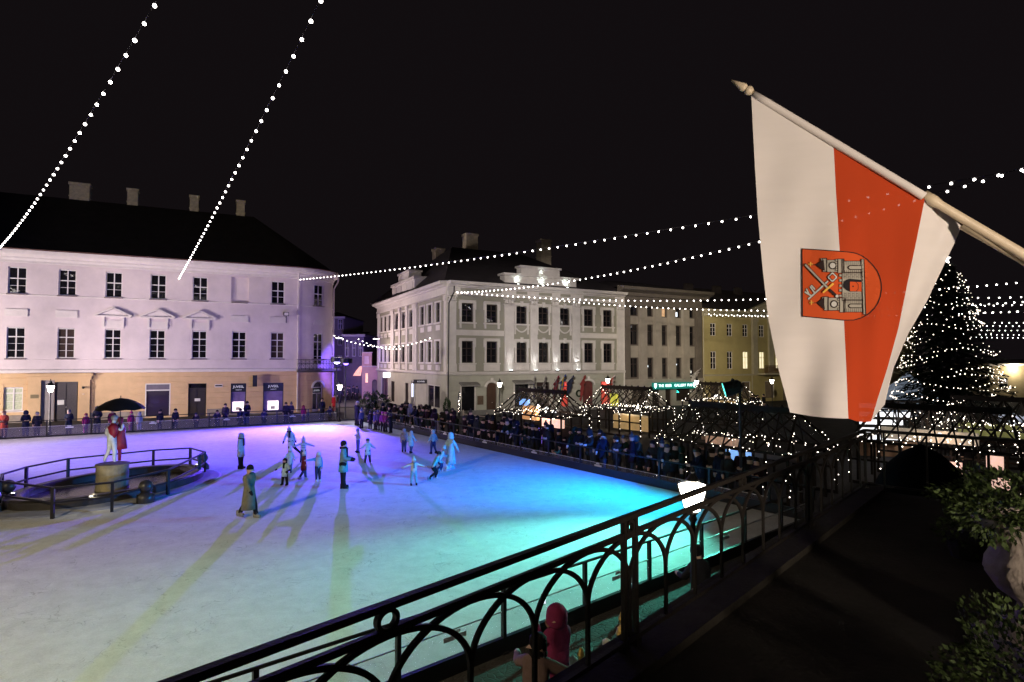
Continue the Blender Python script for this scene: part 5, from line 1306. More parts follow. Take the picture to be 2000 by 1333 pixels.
def fairy(parent, paths, step, size, mt=FAIRY, jit=.07):
    m = MB()
    for p in paths:
        p = [Vector(q) for q in p]; carry = 0
        for a, b in zip(p, p[1:]):
            L = (b - a).length; k = carry
            while k < L:
                c = a + (b - a) * (k / L) + Vector([random.uniform(-jit, jit) for _ in range(3)]); r = size * random.uniform(.7, 1.25)
                m.add([c + Vector(d) * r for d in ((1, 0, 0), (-1, 0, 0), (0, 1, 0), (0, -1, 0), (0, 0, 1), (0, 0, -1))], [(0, 2, 4), (2, 1, 4), (1, 3, 4), (3, 0, 4), (2, 0, 5), (1, 2, 5), (3, 1, 5), (0, 3, 5)])
                k += step * random.uniform(.8, 1.2)
            carry = max(0, k - L)
    return m.build('fairy_lights', mt, parent, kind='stuff')


def stall(P, rz, L, Wd, He, Hr, label, fstep=.22, fsize=.03, inner=(), n=7, lights=True):
    """timber glasshouse: ridge along local x, lattice roof, posts, sheet walls"""
    t = thing('glasshouse_stall', label, 'market stall', P, rz, 'timber glasshouse stalls on the square'); h = Wd / 2; ov = .25
    rx0, rx1 = -L / 2 + .55, L / 2 - .55
    MB().box(rx0 - .1, rx1 + .1, -.07, .07, Hr - .10, Hr + .14).build('ridge_beam', DARKWOOD, t)
    cm_ = MB().add([(-.1, 0, 0), (.1, 0, 0), (0, 0, .12), (0, .03, 0), (0, -.03, 0)], [(0, 3, 2), (3, 1, 2), (1, 4, 2), (4, 0, 2)]).mesh('ridge_crest', DARKWOOD)
    for i in range(9): link('ridge_crest', cm_, t, (rx0 + (rx1 - rx0) * i / 8, 0, Hr + .13))
    for s in (-1, 1):
        MB().box(-L / 2, L / 2, s * h - .05, s * h + .05, He - .05, He + .05).build('eaves_beam', DARKWOOD, t)
        MB().box(-L / 2, L / 2, s * h - .04, s * h + .04, .95, 1.03).build('side_rail', DARKWOOD, t)
        MB().box(-L / 2, L / 2, s * h - .03, s * h + .03, 0, .12).build('sole_plate', DARKWOOD, t)
    for e in (-1, 1):
        MB().box(e * L / 2 - .05, e * L / 2 + .05, -h, h, He - .05, He + .05).build('end_beam', DARKWOOD, t)
        for s in (-1, 1): MB().beam((e * L / 2, s * h, He), (rx1 if e > 0 else rx0, 0, Hr), .08, .08).build('hip_rafter', DARKWOOD, t)
        MB().add([(e * L / 2, -h, He), (e * L / 2, h, He), (rx1 if e > 0 else rx0, 0, Hr)], [(0, 1, 2)]).build('end_sheet', PLAS, t)
    lat = {}
    dx = (rx1 - rx0) / n
    for s in (-1, 1):
        for i in range(n):
            for d in (1, -1):
                a = rx0 + dx * i; b = a + dx
                p, q = (a, b) if d > 0 else (b, a)
                k = (s, d)
                if k not in lat:
                    lat[k] = MB().beam((0, s * h, He), ((q - p) * 1.0, 0, Hr), .05, .05).mesh('lattice_bar', DARKWOOD)
                link('lattice_bar', lat[k], t, (p, 0, 0))
        MB().add([(-L / 2, s * h, He), (L / 2, s * h, He), (rx1, 0, Hr), (rx0, 0, Hr)], [(0, 1, 2, 3)]).build('roof_sheet', PLAS, t)
    pm = MB().box(-.04, .04, -.04, .04, 0, He).mesh('post', DARKWOOD); N = max(3, int(L / .8))
    for s in (-1, 1):
        for i in range(N + 1): link('post', pm, t, (-L / 2 + L * i / N, s * h, 0))
    for i in range(1, 4):
        for e in (-1, 1): link('post', pm, t, (e * L / 2, -h + Wd * i / 4, 0))
    for sx, y0, x0, x1, z0, z1, mt in inner:
        if sx == 'b': MB().box(x0, x1, y0 - .12, y0 + .12, z0, z1).build('counter' if z1 < 1.3 else 'lit_board', mt, t)
        elif sx == 'l':
            m = MB()
            m.lathe([(.16, 0), (.12, .06), (.03, .14)], 10, (x0, y0, z0)); m.build('pendant_lamp', WHB, t)
    if lights:
        ps = []
        for s in (-1, 1):
            ps.append([(-L / 2, s * h, He), (L / 2, s * h, He)])
            for e in (-1, 1): ps.append([(e * L / 2, s * h, .2), (e * L / 2, s * h, He), (rx1 if e > 0 else rx0, 0, Hr)])
        for e in (-1, 1): ps.append([(e * L / 2, -h, He), (e * L / 2, h, He)])
        for i in range(2, N, 2): ps.append([(-L / 2 + L * i / N, -h, .4), (-L / 2 + L * i / N, -h, He)])
        x = rx0 * .8
        for _ in range(5): ps.append([(random.uniform(rx0, rx1), random.uniform(-h, h) * .6, He + .1), (random.uniform(rx0, rx1), random.uniform(-h, h) * .5, He + random.uniform(.0, .5))])
        fairy(t, ps, fstep, fsize)
    return t


RA = atan2(rd_y := (BF - BC).y, rd_x := (BF - BC).x)
stall(base_at(1057, 36.8), RA, 5.6, 3.1, 1.75, 3.1, 'glasshouse stall with orange board and violet lit counter nearest the lone man', .17, .03,
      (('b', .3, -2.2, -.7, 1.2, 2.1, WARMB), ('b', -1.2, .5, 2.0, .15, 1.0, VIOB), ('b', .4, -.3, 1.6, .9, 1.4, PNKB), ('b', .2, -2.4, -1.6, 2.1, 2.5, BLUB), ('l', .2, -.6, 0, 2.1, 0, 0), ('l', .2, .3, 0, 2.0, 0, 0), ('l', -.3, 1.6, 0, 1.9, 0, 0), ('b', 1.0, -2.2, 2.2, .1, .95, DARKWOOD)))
lamp('stall_lamp', base_at(1057, 36.9, 2.1), 110, (1, .8, .65), .15)
stall(base_at(1222, 41.0), RA, 5.6, 3.3, 1.75, 3.1, 'glasshouse stall hung with many fairy lights before the red brown door', .15, .032,
      (('b', .4, -1.5, 1.7, .2, 1.15, TANB), ('b', .5, -1.5, 1.7, 1.15, 1.25, mat('cream_top', (.7, .6, .45), .7)), ('b', .9, -2.3, -1.7, 1.7, 2.6, mat('yellow_flyer', (.7, .7, .1), .7, emit=.3, ecol=(.8, .8, .1)))))
lamp('stall_lamp', base_at(1222, 41.1, 1.9), 70, (1, .8, .55), .15)
stall(base_at(1408, 47.5), RA, 5.0, 3.4, 1.75, 3.1, 'small distant glasshouse stall before the yellow building', .18, .034, (('b', 0, -1.2, 1.2, 1.3, 1.8, TANB), ('l', 0, -.5, 0, 2.1, 0, 0)))
stall(Vector((9.15, 23.7, 0)), RA, 5.8, 3.4, 1.75, 3.1, 'large near glasshouse stall behind the stage light mast', .15, .02,
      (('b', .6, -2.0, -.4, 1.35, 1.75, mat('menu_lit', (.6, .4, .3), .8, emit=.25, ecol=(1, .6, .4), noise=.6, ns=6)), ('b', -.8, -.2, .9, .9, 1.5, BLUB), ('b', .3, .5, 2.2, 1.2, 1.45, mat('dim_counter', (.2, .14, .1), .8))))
stall(base_at(1832, 23.5), RA + .1, 5.4, 3.4, 1.75, 3.1, 'glasshouse stall below the Christmas tree with pink lit goods', .22, .024,
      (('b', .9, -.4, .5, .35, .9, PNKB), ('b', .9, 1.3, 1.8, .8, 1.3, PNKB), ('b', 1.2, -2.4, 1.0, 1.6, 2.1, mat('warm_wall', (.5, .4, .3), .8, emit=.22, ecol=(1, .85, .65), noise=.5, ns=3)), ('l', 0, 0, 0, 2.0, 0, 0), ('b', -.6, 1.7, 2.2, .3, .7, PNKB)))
lamp('stall_lamp', base_at(1832, 23.8, 1.8), 30, (1, .8, .65), .15)
stall(base_at(1975, 28.5), RA + .1, 5.8, 3.4, 1.75, 3.1, 'glasshouse stall with yellow green fairy lights at the right edge', .12, .028,
      (('b', .8, -2.3, 2.3, 1.2, 1.8, mat('green_glow', (.4, .4, .15), .8, emit=.12, ecol=(.8, .8, .25), noise=.5)),))
# bright kiosk with rows of white lit shelves
kq = base_at(1752, 30.5); kk = thing('lit_kiosk', 'bright kiosk of stacked white lit shelves behind the flag foot', 'kiosk', kq, -.25)
for i, (x0, x1, z) in enumerate(((-1.9, .9, 2.55), (-1.9, .5, 2.12), (-1.9, .1, 1.72), (-1.9, -.3, 1.3), (-1.9, -.1, .95))):
    MB().box(x0, x1, -.3, -.2, z, z + .24).build('lit_shelf', WHB, kk)
    MB().box(x0 - .05, x1 + .05, -.35, .3, z - .07, z - .01).build('shelf_board', DARKWOOD, kk)
m_ = MB()
for x in (-1.95, -1.0, -.1, .95): m_.box(x - .04, x + .04, -.36, -.28, 0, 2.9)
m_.box(-2.1, 1.1, -.5, .5, 2.86, 2.95).build('kiosk_frame', DARKWOOD, kk)
MB().box(-1.9, .9, .0, .3, .05, .8).build('counter', mat('tan_counter', (.4, .22, .12), .8, noise=.3), kk)
lamp('kiosk_lamp', kq + Vector((0, -1.2, 1.8)), 50, (.95, .95, 1), .2)
ib = thing('lit_tent', 'blue-white lit tent glowing through the branches left of the Christmas tree', 'tent', base_at(1772, 50), -.3)
MB().add([(-1.6, -1.5, 0), (1.6, -1.5, 0), (1.6, 1.5, 0), (-1.6, 1.5, 0), (-1.7, -1.6, 2.2), (1.7, -1.6, 2.2), (1.7, 1.6, 2.2), (-1.7, 1.6, 2.2), (0, 0, 4.0)], [(0, 1, 5, 4), (1, 2, 6, 5), (2, 3, 7, 6), (3, 0, 4, 7), (4, 5, 8), (5, 6, 8), (6, 7, 8), (7, 4, 8)]).build('tent_sheet', mat('blue_white_sheet', (.7, .8, .9), .7, emit=.13, ecol=(.6, .75, 1), noise=.5, ns=1.5), ib)
# low railings, planters and bits on the square
PLG = mat('planter_leaf', (.030, .055, .022), .7, .3, noise=.5, ns=9)


def leafball(m, c, r, n, size, sq=1.0, up=0.0):
    for _ in range(n):
        d = Vector((random.gauss(0, 1), random.gauss(0, 1), random.gauss(0, 1))).normalized(); k = r * random.uniform(.45, 1.0) ** .6 * (1 + .2 * sin(d.x * 5 + d.z * 4))
        p = Vector(c) + Vector((d.x * k, d.y * k, d.z * k * sq)); u = (d + Vector((random.uniform(-.7, .7), random.uniform(-.7, .7), random.uniform(-.5, .7) + up))).normalized()
        w = u.cross(Vector((random.uniform(-1, 1), random.uniform(-1, 1), random.uniform(-1, 1)))).normalized(); s = size * random.uniform(.6, 1.3)
        m.add([p - w * s * .3 + u * s * .4, p, p + w * s * .3 + u * s * .4, p + u * s], [(0, 1, 2, 3)])


for px, Y, r, lab in ((722, 50.5, .75, 'pale leafy planter bush at the street corner of the grey building'), (742, 48.5, .95, 'dark leafy planter bush beside the grey building side door'), (874, 47, .26, 'small dark conifer before the grey building drainpipe')):
    t = thing('planter_bush', lab, 'planter', base_at(px, Y)); MB().box(-.5, .5, -.5, .5, 0, .8).box(-.55, .55, -.55, .55, .8, .9).build('planter_box', DARKWOOD if px != 722 else mat('pale_box', (.35, .33, .32), .8), t)
    m = MB(); leafball(m, (0, 0, 1.35), r, 700, .2 if px != 874 else .12, 1.15 if px != 874 else 2.6); m.build('foliage', PLG if px != 722 else mat('pale_leaf', (.12, .14, .11), .7, noise=.4), t)
for a, b, lab in ((base_at(905, 44.5), base_at(963, 41.5), 'pale folding trestle by the crowd before the awning window'),):
    t = thing('trestle', lab, 'trestle', a); v = b - a
    MB().beam((0, 0, 1.0), (v.x, v.y, 1.0), .08, .06).beam((0, 0, .6), (v.x, v.y, .6), .06, .05).beam((0, 0, 0), (0, 0, 1.3), .07, .07).beam((v.x, v.y, 0), (v.x * .8, v.y * .8, 1.3), .07, .07).build('frame', mat('pale_wood', (.5, .42, .34), .8, noise=.2), t)
par = thing('parasol', 'closed dark parasol wound with fairy lights before the grey facade', 'parasol', base_at(897, 46.5)); MB().lathe([(.25, 0), (.25, .1), (.04, .12), (.03, .6), (.10, .7), (.16, 1.2), (.10, 2.2), (.02, 2.6)], 10).build('canopy', BLKM, par)
fairy(par, [[(.0, -.17, 1.0), (.02, -.13, 2.4)]], .09, .03)
# flags of several countries on the grey facade
FLP = mat('flag_pole_grey', (.5, .48, .45), .5, .4, noise=0)


def wall_flag(x, z, lean, cols, label, w=.85, drop=1.6):
    p = MBm @ Vector((x, -.1, z)); t = thing('wall_flag', label, 'flag', p, MA, 'flags hung over the ground floor of the grey building')
    tip = Vector((lean, -1.15, 1.15)); MB().tube([(0, 0, 0), tip], .022, 6).build('flag_pole', FLP, t)
    n = len(cols); N = 8
    for i, c in enumerate(cols):
        m = MB(); vs = []
        for a in range(3):
            for b in range(N + 1):
                s = .35 + .62 * (i + a / 2) / n; q = tip * s; f = b / N
                vs.append((q.x * (1 - .3 * f) + .07 * sin(3 * b + 5 * s), q.y * (1 - .35 * f) + .08 * cos(2.3 * b + 9 * s), q.z - drop * f))
        m.add(vs, [(a * (N + 1) + b, (a + 1) * (N + 1) + b, (a + 1) * (N + 1) + b + 1, a * (N + 1) + b + 1) for a in range(2) for b in range(N)])
        m.build('flag_stripe', mat('flagcloth_%02x%02x%02x' % tuple(int(k * 255) for k in c), c, .9, .1, noise=.1), t, True)


wall_flag(8.9, 2.5, -.5, ((.03, .05, .18), (.015, .015, .015), (.35, .33, .31)), 'blue black and white flag, leftmost over the shopfront')
wall_flag(9.9, 2.5, -.25, ((.36, .32, .30), (.18, .16, .16), (.34, .31, .29)), 'grey-white flag second from the left over the shopfront', drop=1.5)
wall_flag(10.9, 2.5, .25, ((.16, .02, .03), (.12, .08, .09), (.16, .02, .03)), 'dark red flag in the middle of the flag cluster')
wall_flag(11.6, 2.6, .35, ((.03, .06, .16), (.35, .25, .03), (.03, .06, .16)), 'blue flag with yellow band in the flag cluster')
wall_flag(12.3, 2.5, .6, ((.02, .025, .05), (.03, .035, .06)), 'dark blue flag at the right end of the flag cluster')
wall_flag(14.1, 2.5, .15, ((.30, .05, .05), (.28, .06, .05)), 'red hanging banner beside the red brown door', drop=2.0)
wall_flag(17.6, 2.5, .35, ((.45, .38, .35), (.35, .06, .05), (.45, .38, .35)), 'white and red flag over the red lit window')
wall_flag(29.0, 3.0, .9, ((.4, .38, .35), (.25, .22, .2)), 'pale pennant on the pub building', drop=1.2)

# ================================================================ CHRISTMAS TREE
TRX = base_at(1852, 40); TG = mat('spruce_needles', (.010, .020, .012), .8, .2, noise=.5, ns=3)
xt = thing('christmas_tree', 'tall dark Christmas tree covered with warm fairy lights and a star behind the flag', 'christmas tree', TRX)
MB().tube([(0, 0, 0), (0, 0, 11.6)], [.22, .03], 8).build('trunk', DARKWOOD, xt)
m_ = MB(); lightp = []
HT = 11.9
for i in range(330):
    f = (i + .5) / 330; z = 1.2 + (HT - 1.4) * f; R = 3.95 * (1 - f) ** .68 * random.uniform(.72, 1.08) + .12; a = i * 2.39996
    d = Vector((cos(a), sin(a), 0)); dr = .28 * R
    tip = Vector((d.x * R, d.y * R, z - dr)); base = Vector((0, 0, z))
    for j in range(int(8 + R * 18)):
        s = random.uniform(.15, 1.0); p = base + (tip - base) * s + Vector((0, 0, -.10 * sin(pi * s)))
        sd = Vector((-d.y, d.x, 0)) * random.choice((-1, 1)); u = (d * random.uniform(.3, 1) + sd * random.uniform(.2, 1.1) + Vector((0, 0, random.uniform(-.5, .25)))).normalized()
        ln = .46 * (1.15 - .5 * s) * random.uniform(.7, 1.2); w = u.cross(Vector((random.uniform(-.4, .4), random.uniform(-.4, .4), 1))).normalized() * .075
        m_.add([p - w, p + w, p + u * ln + w * .3, p + u * ln - w * .3], [(0, 1, 2, 3)])
    if i % 2 == 0: lightp.append(tip)
m_.build('crown', TG, xt)
lp = [[p, p + Vector((.01, 0, 0))] for p in lightp]
for k in range(26):   # garlands
    z = 1.3 + 10 * k / 26; R = 3.85 * (1 - (z - 1.2) / (HT - 1.2)) ** .68 + .1; a0 = random.uniform(0, 6)
    lp.append([(R * cos(a0 + t * .3) * random.uniform(.93, 1.03), R * sin(a0 + t * .3), z - .28 * R + .25 * sin(t * .9)) for t in range(9)])
fairy(xt, lp, .32, .034, mat('tree_light_glow', (1, 1, 1), .5, emit=6, ecol=(1, .84, .68), noise=0, sampled=False), .05)
m_ = MB(); sp = []
for k in range(10): r = .34 if k % 2 == 0 else .15; sp.append((r * sin(pi * k / 5), 11.95 + r * cos(pi * k / 5)))
m_.exy(sp, -.05, .05).build('star', mat('star_glow', (1, 1, 1), emit=8, ecol=(1, .95, .85), noise=0), xt)
MB().tube([(4.0, 1.5, 0), (4.0, 1.5, 6.2)], .28, 10).build('advert_column', mat('column_grey', (.12, .11, .11), .8), None); tag(bpy.data.objects['advert_column'], 'grey round column standing behind the right side of the Christmas tree', 'column'); bpy.data.objects['advert_column'].location = TRX + Vector((-.2, 6, 0))
snow = MB()
for k in range(9): x = -2 + .5 * k; snow.ball((x, random.uniform(-.3, .3), .5 + .25 * sin(k)), .55, 8, 6)
tag(snow.build('snow_heap', mat('lit_snow', (.7, .72, .8), .8, noise=.4, ns=6), None, True, base_at(1985, 44)), 'lit snow heap at the right edge below the cream house', 'snow heap')
spot('snow_light', base_at(1985, 42, 3.5), base_at(1985, 44, .5), 400, (.85, .9, 1), 70, .6, .1)
rb_ = thing('round_umbrella', 'large dark round parasol top below the far end of the balcony', 'parasol', base_at(1795, 14.5)); MB().tube([(0, 0, 0), (0, 0, 2.9)], .04, 8).build('mast', BLKM, rb_)
MB().lathe([(1.05, 1.25), (1.0, 1.9), (.75, 2.4), (.4, 2.75), (.03, 2.95)], 20).build('canopy', mat('black_fabric', (.004, .004, .005), .9, .05, noise=.2), rb_, True)

# ================================================================ BALCONY, RAILING
BZ = 2.92
A_ = Vector((-1.1701, 2.0161, 0)); ub = Vector((.67689, .73609, 0)); nb = Vector((ub.y, -ub.x, 0))     # nb points onto the balcony
FLOORM = mat('balcony_floor', (.060, .055, .047), .85, .25, noise=.3, ns=1.5, bump=.4, bs=25)
RE = 10.05
c1 = A_ - ub * 6 - nb * .25; c2 = A_ + ub * (RE + .2) - nb * .25; c3 = c2 + nb * 6.5; c4 = c1 + nb * 6.5
m_ = MB(); vs = [(p.x, p.y, z) for z in (BZ - .35, BZ) for p in (c1, c2, c3, c4)]
m_.add(vs, [(3, 2, 1, 0), (4, 5, 6, 7), (0, 1, 5, 4), (1, 2, 6, 5), (2, 3, 7, 6), (3, 0, 4, 7)]).build('balcony_floor', FLOORM, kind='structure')
rail = thing('balcony_railing', 'black wrought iron railing with interlaced arches along the balcony edge', 'railing', (A_.x, A_.y, 0), atan2(ub.y, ub.x))
RIRON = mat('railing_iron', (.018, .0145, .011), .55, .4, noise=.25, ns=10, bump=.25, bs=60)
S0, S1 = -4.0, 10.0; zt = 3.92; N_ = (0, -1, 0)
MB().box(S0, S1, -.022, .022, zt - .033, zt).build('top_rail', RIRON, rail)
MB().box(S0, S1, -.014, .014, zt - .150, zt - .117).build('upper_bar', RIRON, rail)
MB().box(S0, S1, -.02, .02, 3.04, 3.07).build('lower_bar', RIRON, rail)
MB().box(S0 - .2, S1 + .25, -.22, .16, BZ - .05, BZ + .07).build('stone_kerb', mat('kerb_stone', (.045, .04, .03), .9, noise=.3, ns=4, bump=.4), rail)
per = .5125
pm = MB().box(-.017, .017, -.017, .017, BZ + .06, zt - .035).box(-.03, .03, -.03, .03, BZ + .06, BZ + .12).mesh('post', RIRON)
for c in (-1.15, 2.95, 7.05):
    for d in (-.075, .075): link('post', pm, rail, (c + d, 0, 0))
link('post', pm, rail, (9.98, 0, 0))
rm = MB().strip([(.052 * cos(t), 0, .045 * sin(t)) for t in [2 * pi * i / 20 for i in range(20)]], N_, .010, .016, closed=True).mesh('ring', RIRON)
rm2 = MB().strip([(.040 * cos(t), 0, .045 * sin(t)) for t in [2 * pi * i / 20 for i in range(20)]], N_, .010, .016, closed=True).mesh('ring', RIRON)
for c in (-3.2, .9, 5.0, 9.1): link('ring', rm, rail, (c, 0, zt - .08))
for c in (-1.15, 2.95, 7.05): link('ring', rm2, rail, (c, 0, zt - .09))
zs = 3.44; zp = zt - .15


def half(n=14):     # from foot (0) up to the crown at one period
    return [(per * (1 - cos(pi / 2 * i / n)) ** 1.0, 0, zs + (zp - zs) * sin(pi / 2 * i / n)) for i in range(n + 1)]


full = [(.0, 0, 3.06), (.0, 0, 3.25), (0.0, 0, zs)] + half()[1:] + [(2 * per - x, 0, z) for x, y, z in half()[::-1][1:]] + [(2 * per, 0, 3.25), (2 * per, 0, 3.06)]
am = MB().strip(full, N_, .0135, .011).mesh('arch', RIRON)
k = -9
x = 2.95 - 14 * per
while x < S1 - 2 * per:
    o = link('arch', am, rail, (x, .004 if k % 2 else -.004, 0)); k += 1; x += per
rail2 = thing('balcony_railing', 'low iron railing closing the far short end of the balcony', 'railing', tuple(A_ + ub * 10.0)[:2] + (0,), atan2(nb.y, nb.x))
MB().box(0, 6, -.025, .025, zt - .045, zt).box(0, 6, -.02, .02, 3.04, 3.07).build('top_rail', RIRON, rail2)
pm2 = MB().box(-.012, .012, -.012, .012, BZ + .02, zt - .04).mesh('baluster', RIRON)
for i in range(11): link('baluster', pm2, rail2, (.25 + i * .55, 0, 0))
# stone urn with plants on the right of the balcony
URN = mat('urn_stone', (.36, .31, .26), .85, .2, noise=.3, ns=6, bump=.4, bs=25)
LEAFU = mat('balcony_leaf', (.030, .050, .010), .7, .3, noise=.5, ns=12)


def urn(p, label, r, sc=1.0):
    t = thing('stone_urn', label, 'urn', p); m = MB(); n = 32; vs = []; prof = [(.20, 0), (.22, .06), (.12, .12), (.10, .22), (.20, .30), (.27, .42), (.26, .5), (.22, .58), (.24, .66), (.33, .76), (.35, .8), (.31, .8)]
    for rr, z in prof: vs += [(sc * rr * (1 + (.07 if .25 < z < .78 else 0) * cos(k * pi)) * cos(2 * pi * k / n), sc * rr * (1 + (.07 if .25 < z < .78 else 0) * cos(k * pi)) * sin(2 * pi * k / n), z * sc) for k in range(n)]
    m.add(vs, [(n * i + k, n * i + (k + 1) % n, n * i + n + (k + 1) % n, n * i + n + k) for i in range(len(prof) - 1) for k in range(n)]).build('bowl', URN, t, True)
    m = MB(); leafball(m, (-.05, 0, .95 * sc), r, 2600, .038, .34, .1); leafball(m, (-.34, -.1, .86 * sc), r * .5, 900, .036, .7, -.3); m.build('foliage', LEAFU, t)
    return t


q = D(1992, 1060, 4.1); urn((q.x + .10, q.y, BZ + .19), 'fluted pale stone urn with green plants at the right edge of the balcony', .5, 1.0)
MB().box(-.26, .26, -.26, .26, 0, .19).build('urn_block', URN, bpy.data.objects['stone_urn'], loc=(0, 0, -.19))
q = D(1985, 1240, 3.1); t = thing('shrub', 'low green shrub in the lower right corner of the balcony', 'shrub', (q.x + .12, q.y, BZ)); m = MB(); leafball(m, (0, 0, .40), .42, 4200, .034, .95, .2); m.build('foliage', LEAFU, t)
MB().lathe([(.16, 0), (.22, .26), (.20, .26)], 14).build('pot', URN, t)
q = D(1890, 985, 6.3); t = thing('shrub', 'dark straggly shrub behind the urn at the balcony end', 'shrub', (q.x, q.y, BZ)); m = MB(); leafball(m, (0, 0, .30), .27, 700, .05, .8, .3); m.build('foliage', LEAFU, t)
MB().lathe([(.16, 0), (.22, .22), (.20, .22)], 14).build('pot', mat('dark_pot', (.03, .026, .022), .8), t)
# odd things on the ground below the balcony
KN = mat('gold_foil', (.50, .34, .10), .35, .5, metal=.6, noise=.3, ns=20, bump=.5, bs=30); CRD = mat('cardboard', (.30, .21, .15), .9, noise=.3)
for i, (px, py, z, rz, kind, lab) in enumerate(((1215, 1235, 1.0, .2, 'g', 'gold foil bag on the stand below the railing'), (1262, 1228, 1.0, 1.0, 'g2', 'curved gold foil garland beside the gold bag'), (1170, 1283, .8, .5, 'c', 'cardboard box lid tilted below the railing'),
                                                (1135, 1305, .8, .2, 'g', 'gold wrapped parcel next to the cardboard lid'), (1120, 1290, .8, .7, 'p', 'white paper cone behind the pink jacket'), (1185, 1255, .9, .1, 'p', 'small white cup on the stand'))):
    Y = 7.9; q = D(px, py, Y); m = MB()
    if kind == 'g': m.lathe([(.07, 0), (.085, .08), (.06, .16), (.03, .2), (.05, .27), (.02, .36)], 9)
    elif kind == 'g2': m.tube([(-.06, 0, -.15), (.06, 0, -.06), (.09, 0, .05), (.02, 0, .17)], [.03, .04, .04, .025], 7)
    elif kind == 'c': m.beam((-.14, 0, 0), (.14, .05, .06), .02, .2)
    else: m.lathe([(.05, 0), (.06, .12), (.0, .16)], 8)
    tag(m.build('foil_bag' if kind == 'g' else 'foil_garland' if kind == 'g2' else 'box_lid' if kind == 'c' else 'paper_cone', KN if kind[0] == 'g' else CRD if kind == 'c' else PAPER, loc=q - Vector((0, 0, .1)), rz=rz), lab, {'g': 'bag', 'c': 'box lid', 'p': 'paper'}[kind[0]])
tb = thing('craft_table', 'dark stand carrying foil bags below the balcony railing', 'table', (1.75, 7.95, 0), .6)
MB().box(-.9, .9, -.35, .35, .78, .84).build('table_top', BLKM, tb); lm_ = MB().box(-.03, .03, -.03, .03, 0, .78).mesh('leg', BLKM)
for x in (-.85, .85):
    for y in (-.3, .3): link('leg', lm_, tb, (x, y, 0))
spot('table_light', (4.5, 4.5, 2.6), (1.6, 8, .9), 14, (1, .75, .45), 40, .8, .1)
# ================================================================ CITY FLAG ON THE BALCONY
FW = mixmat('white_flag_cloth', (.80, .755, .70), .012, gloss=0, translucent=.2, noise=.06)
FR = mixmat('red_flag_cloth', (.52, .066, .02), .012, gloss=0, translucent=.2)
POLE = mat('cream_flag_pole', (.62, .52, .36), .5, .4, noise=.12, ns=8)


def lerpc(pts, y):     # polyline x at height y
    for (x1, y1), (x2, y2) in zip(pts, pts[1:]):
        if y <= y2: t = (y - y1) / (y2 - y1); return x1 + (x2 - x1) * t
    return pts[-1][0]


def fdepth(px, py):    # gentle folds hanging from the pole
    d = (py - (180 + (px - 1467) * .63)) / 640.0
    k = (px - 1467) / 300.0
    return 4.05 - .22 * k + .034 * max(0, d) * sin(px * .030 - d * 1.3) + .008 * max(0, d) * sin(px * .071 + d * 2.5 + 1) + .010 * sin((px + py * .55) * .042) * min(1, max(0, d * 2.2)) + .05 * d \
        + .007 * sin(px * .105 + d * 1.5) * min(1, max(0, d)) * min(1, max(0, (px - 1625) / 50)) - .016 * math.exp(-(((px - 1500) * .8 - (py - 640) * .6) / 42) ** 2) * min(1, max(0, (py - 600) / 120))


def fpt(px, py, off=0.0): return D(px, py, fdepth(px, py) - off)


eL = [(1467, 182), (1473, 300), (1480, 420), (1489, 520), (1500, 620), (1520, 720), (1543, 806)]
e1 = [(1628, 285), (1633, 380), (1640, 490), (1647, 600), (1652, 700), (1655, 770), (1657, 818)]
e2 = [(1806, 390), (1790, 470), (1773, 550), (1755, 640), (1733, 720), (1714, 780), (1701, 824)]


def tops(x): return 182 + (x - 1467) * (390 - 182) / (1806 - 1467) + 3


def strip_cloth(a, b, nu, nv, mt, name, parent, off=0.0):
    m = MB(); vs = []
    ya0, yb0 = a[0][1], b[0][1]; ya1, yb1 = a[-1][1], b[-1][1]
    for j in range(nv + 1):
        f = j / nv; ya = ya0 + (ya1 - ya0) * f; yb = yb0 + (yb1 - yb0) * f; xa = lerpc(a, ya); xb = lerpc(b, yb)
        for i in range(nu + 1):
            t = i / nu; x = xa + (xb - xa) * t; y = ya + (yb - ya) * t + 3 * sin(pi * t) * f; vs.append(fpt(x, y, off))
    m.add(vs, [(j * (nu + 1) + i, j * (nu + 1) + i + 1, (j + 1) * (nu + 1) + i + 1, (j + 1) * (nu + 1) + i) for j in range(nv) for i in range(nu)])
    return m.build(name, mt, parent, True)


flag = thing('city_flag', 'large white and red city flag with a castle crest hanging from a slanted cream pole', 'flag', (0, 0, 0))
strip_cloth(eL, e1, 24, 70, FW, 'white_stripe', flag); strip_cloth(e1, e2, 26, 70, FR, 'red_stripe', flag)
# second white stripe folds back behind the red one
m_ = MB(); vs = []; nu, nv = 14, 60
e3 = [(1879, 440), (1862, 480), (1838, 530), (1810, 590), (1775, 650), (1745, 720), (1728, 790)]
for j in range(nv + 1):
    f = j / nv; yb = 440 + 350 * f; ya = 390 + (824 - 390) * f; xa = lerpc(e2, ya); xb = lerpc(e3, yb)
    for i in range(nu + 1):
        t = i / nu; x = xa + (xb - xa) * t; y = ya + (yb - ya) * t
        vs.append(D(x, y, fdepth(xa, ya) + .02 + .22 * t * (.3 + f) + .03 * sin(t * 7 + f * 3) * t))
m_.add(vs, [(j * (nu + 1) + i, j * (nu + 1) + i + 1, (j + 1) * (nu + 1) + i + 1, (j + 1) * (nu + 1) + i) for j in range(nv) for i in range(nu)]).build('white_stripe', FW, flag, True)
tip = D(1467, 180, 4.06); kn = D(1808, 384, 3.82); en = D(2060, 534, 3.60)
d_ = (en - tip).normalized()
m_ = MB(); m_.tube([tip, kn, kn + d_ * .02], [.018, .021, .021], 12).tube([kn - d_ * .02, kn + d_ * .06, kn + d_ * .1, en, en + d_ * 1.6], [.034, .036, .027, .031, .031], 14)
m_.build('pole', POLE, flag, True)
tp = tip - d_ * .155
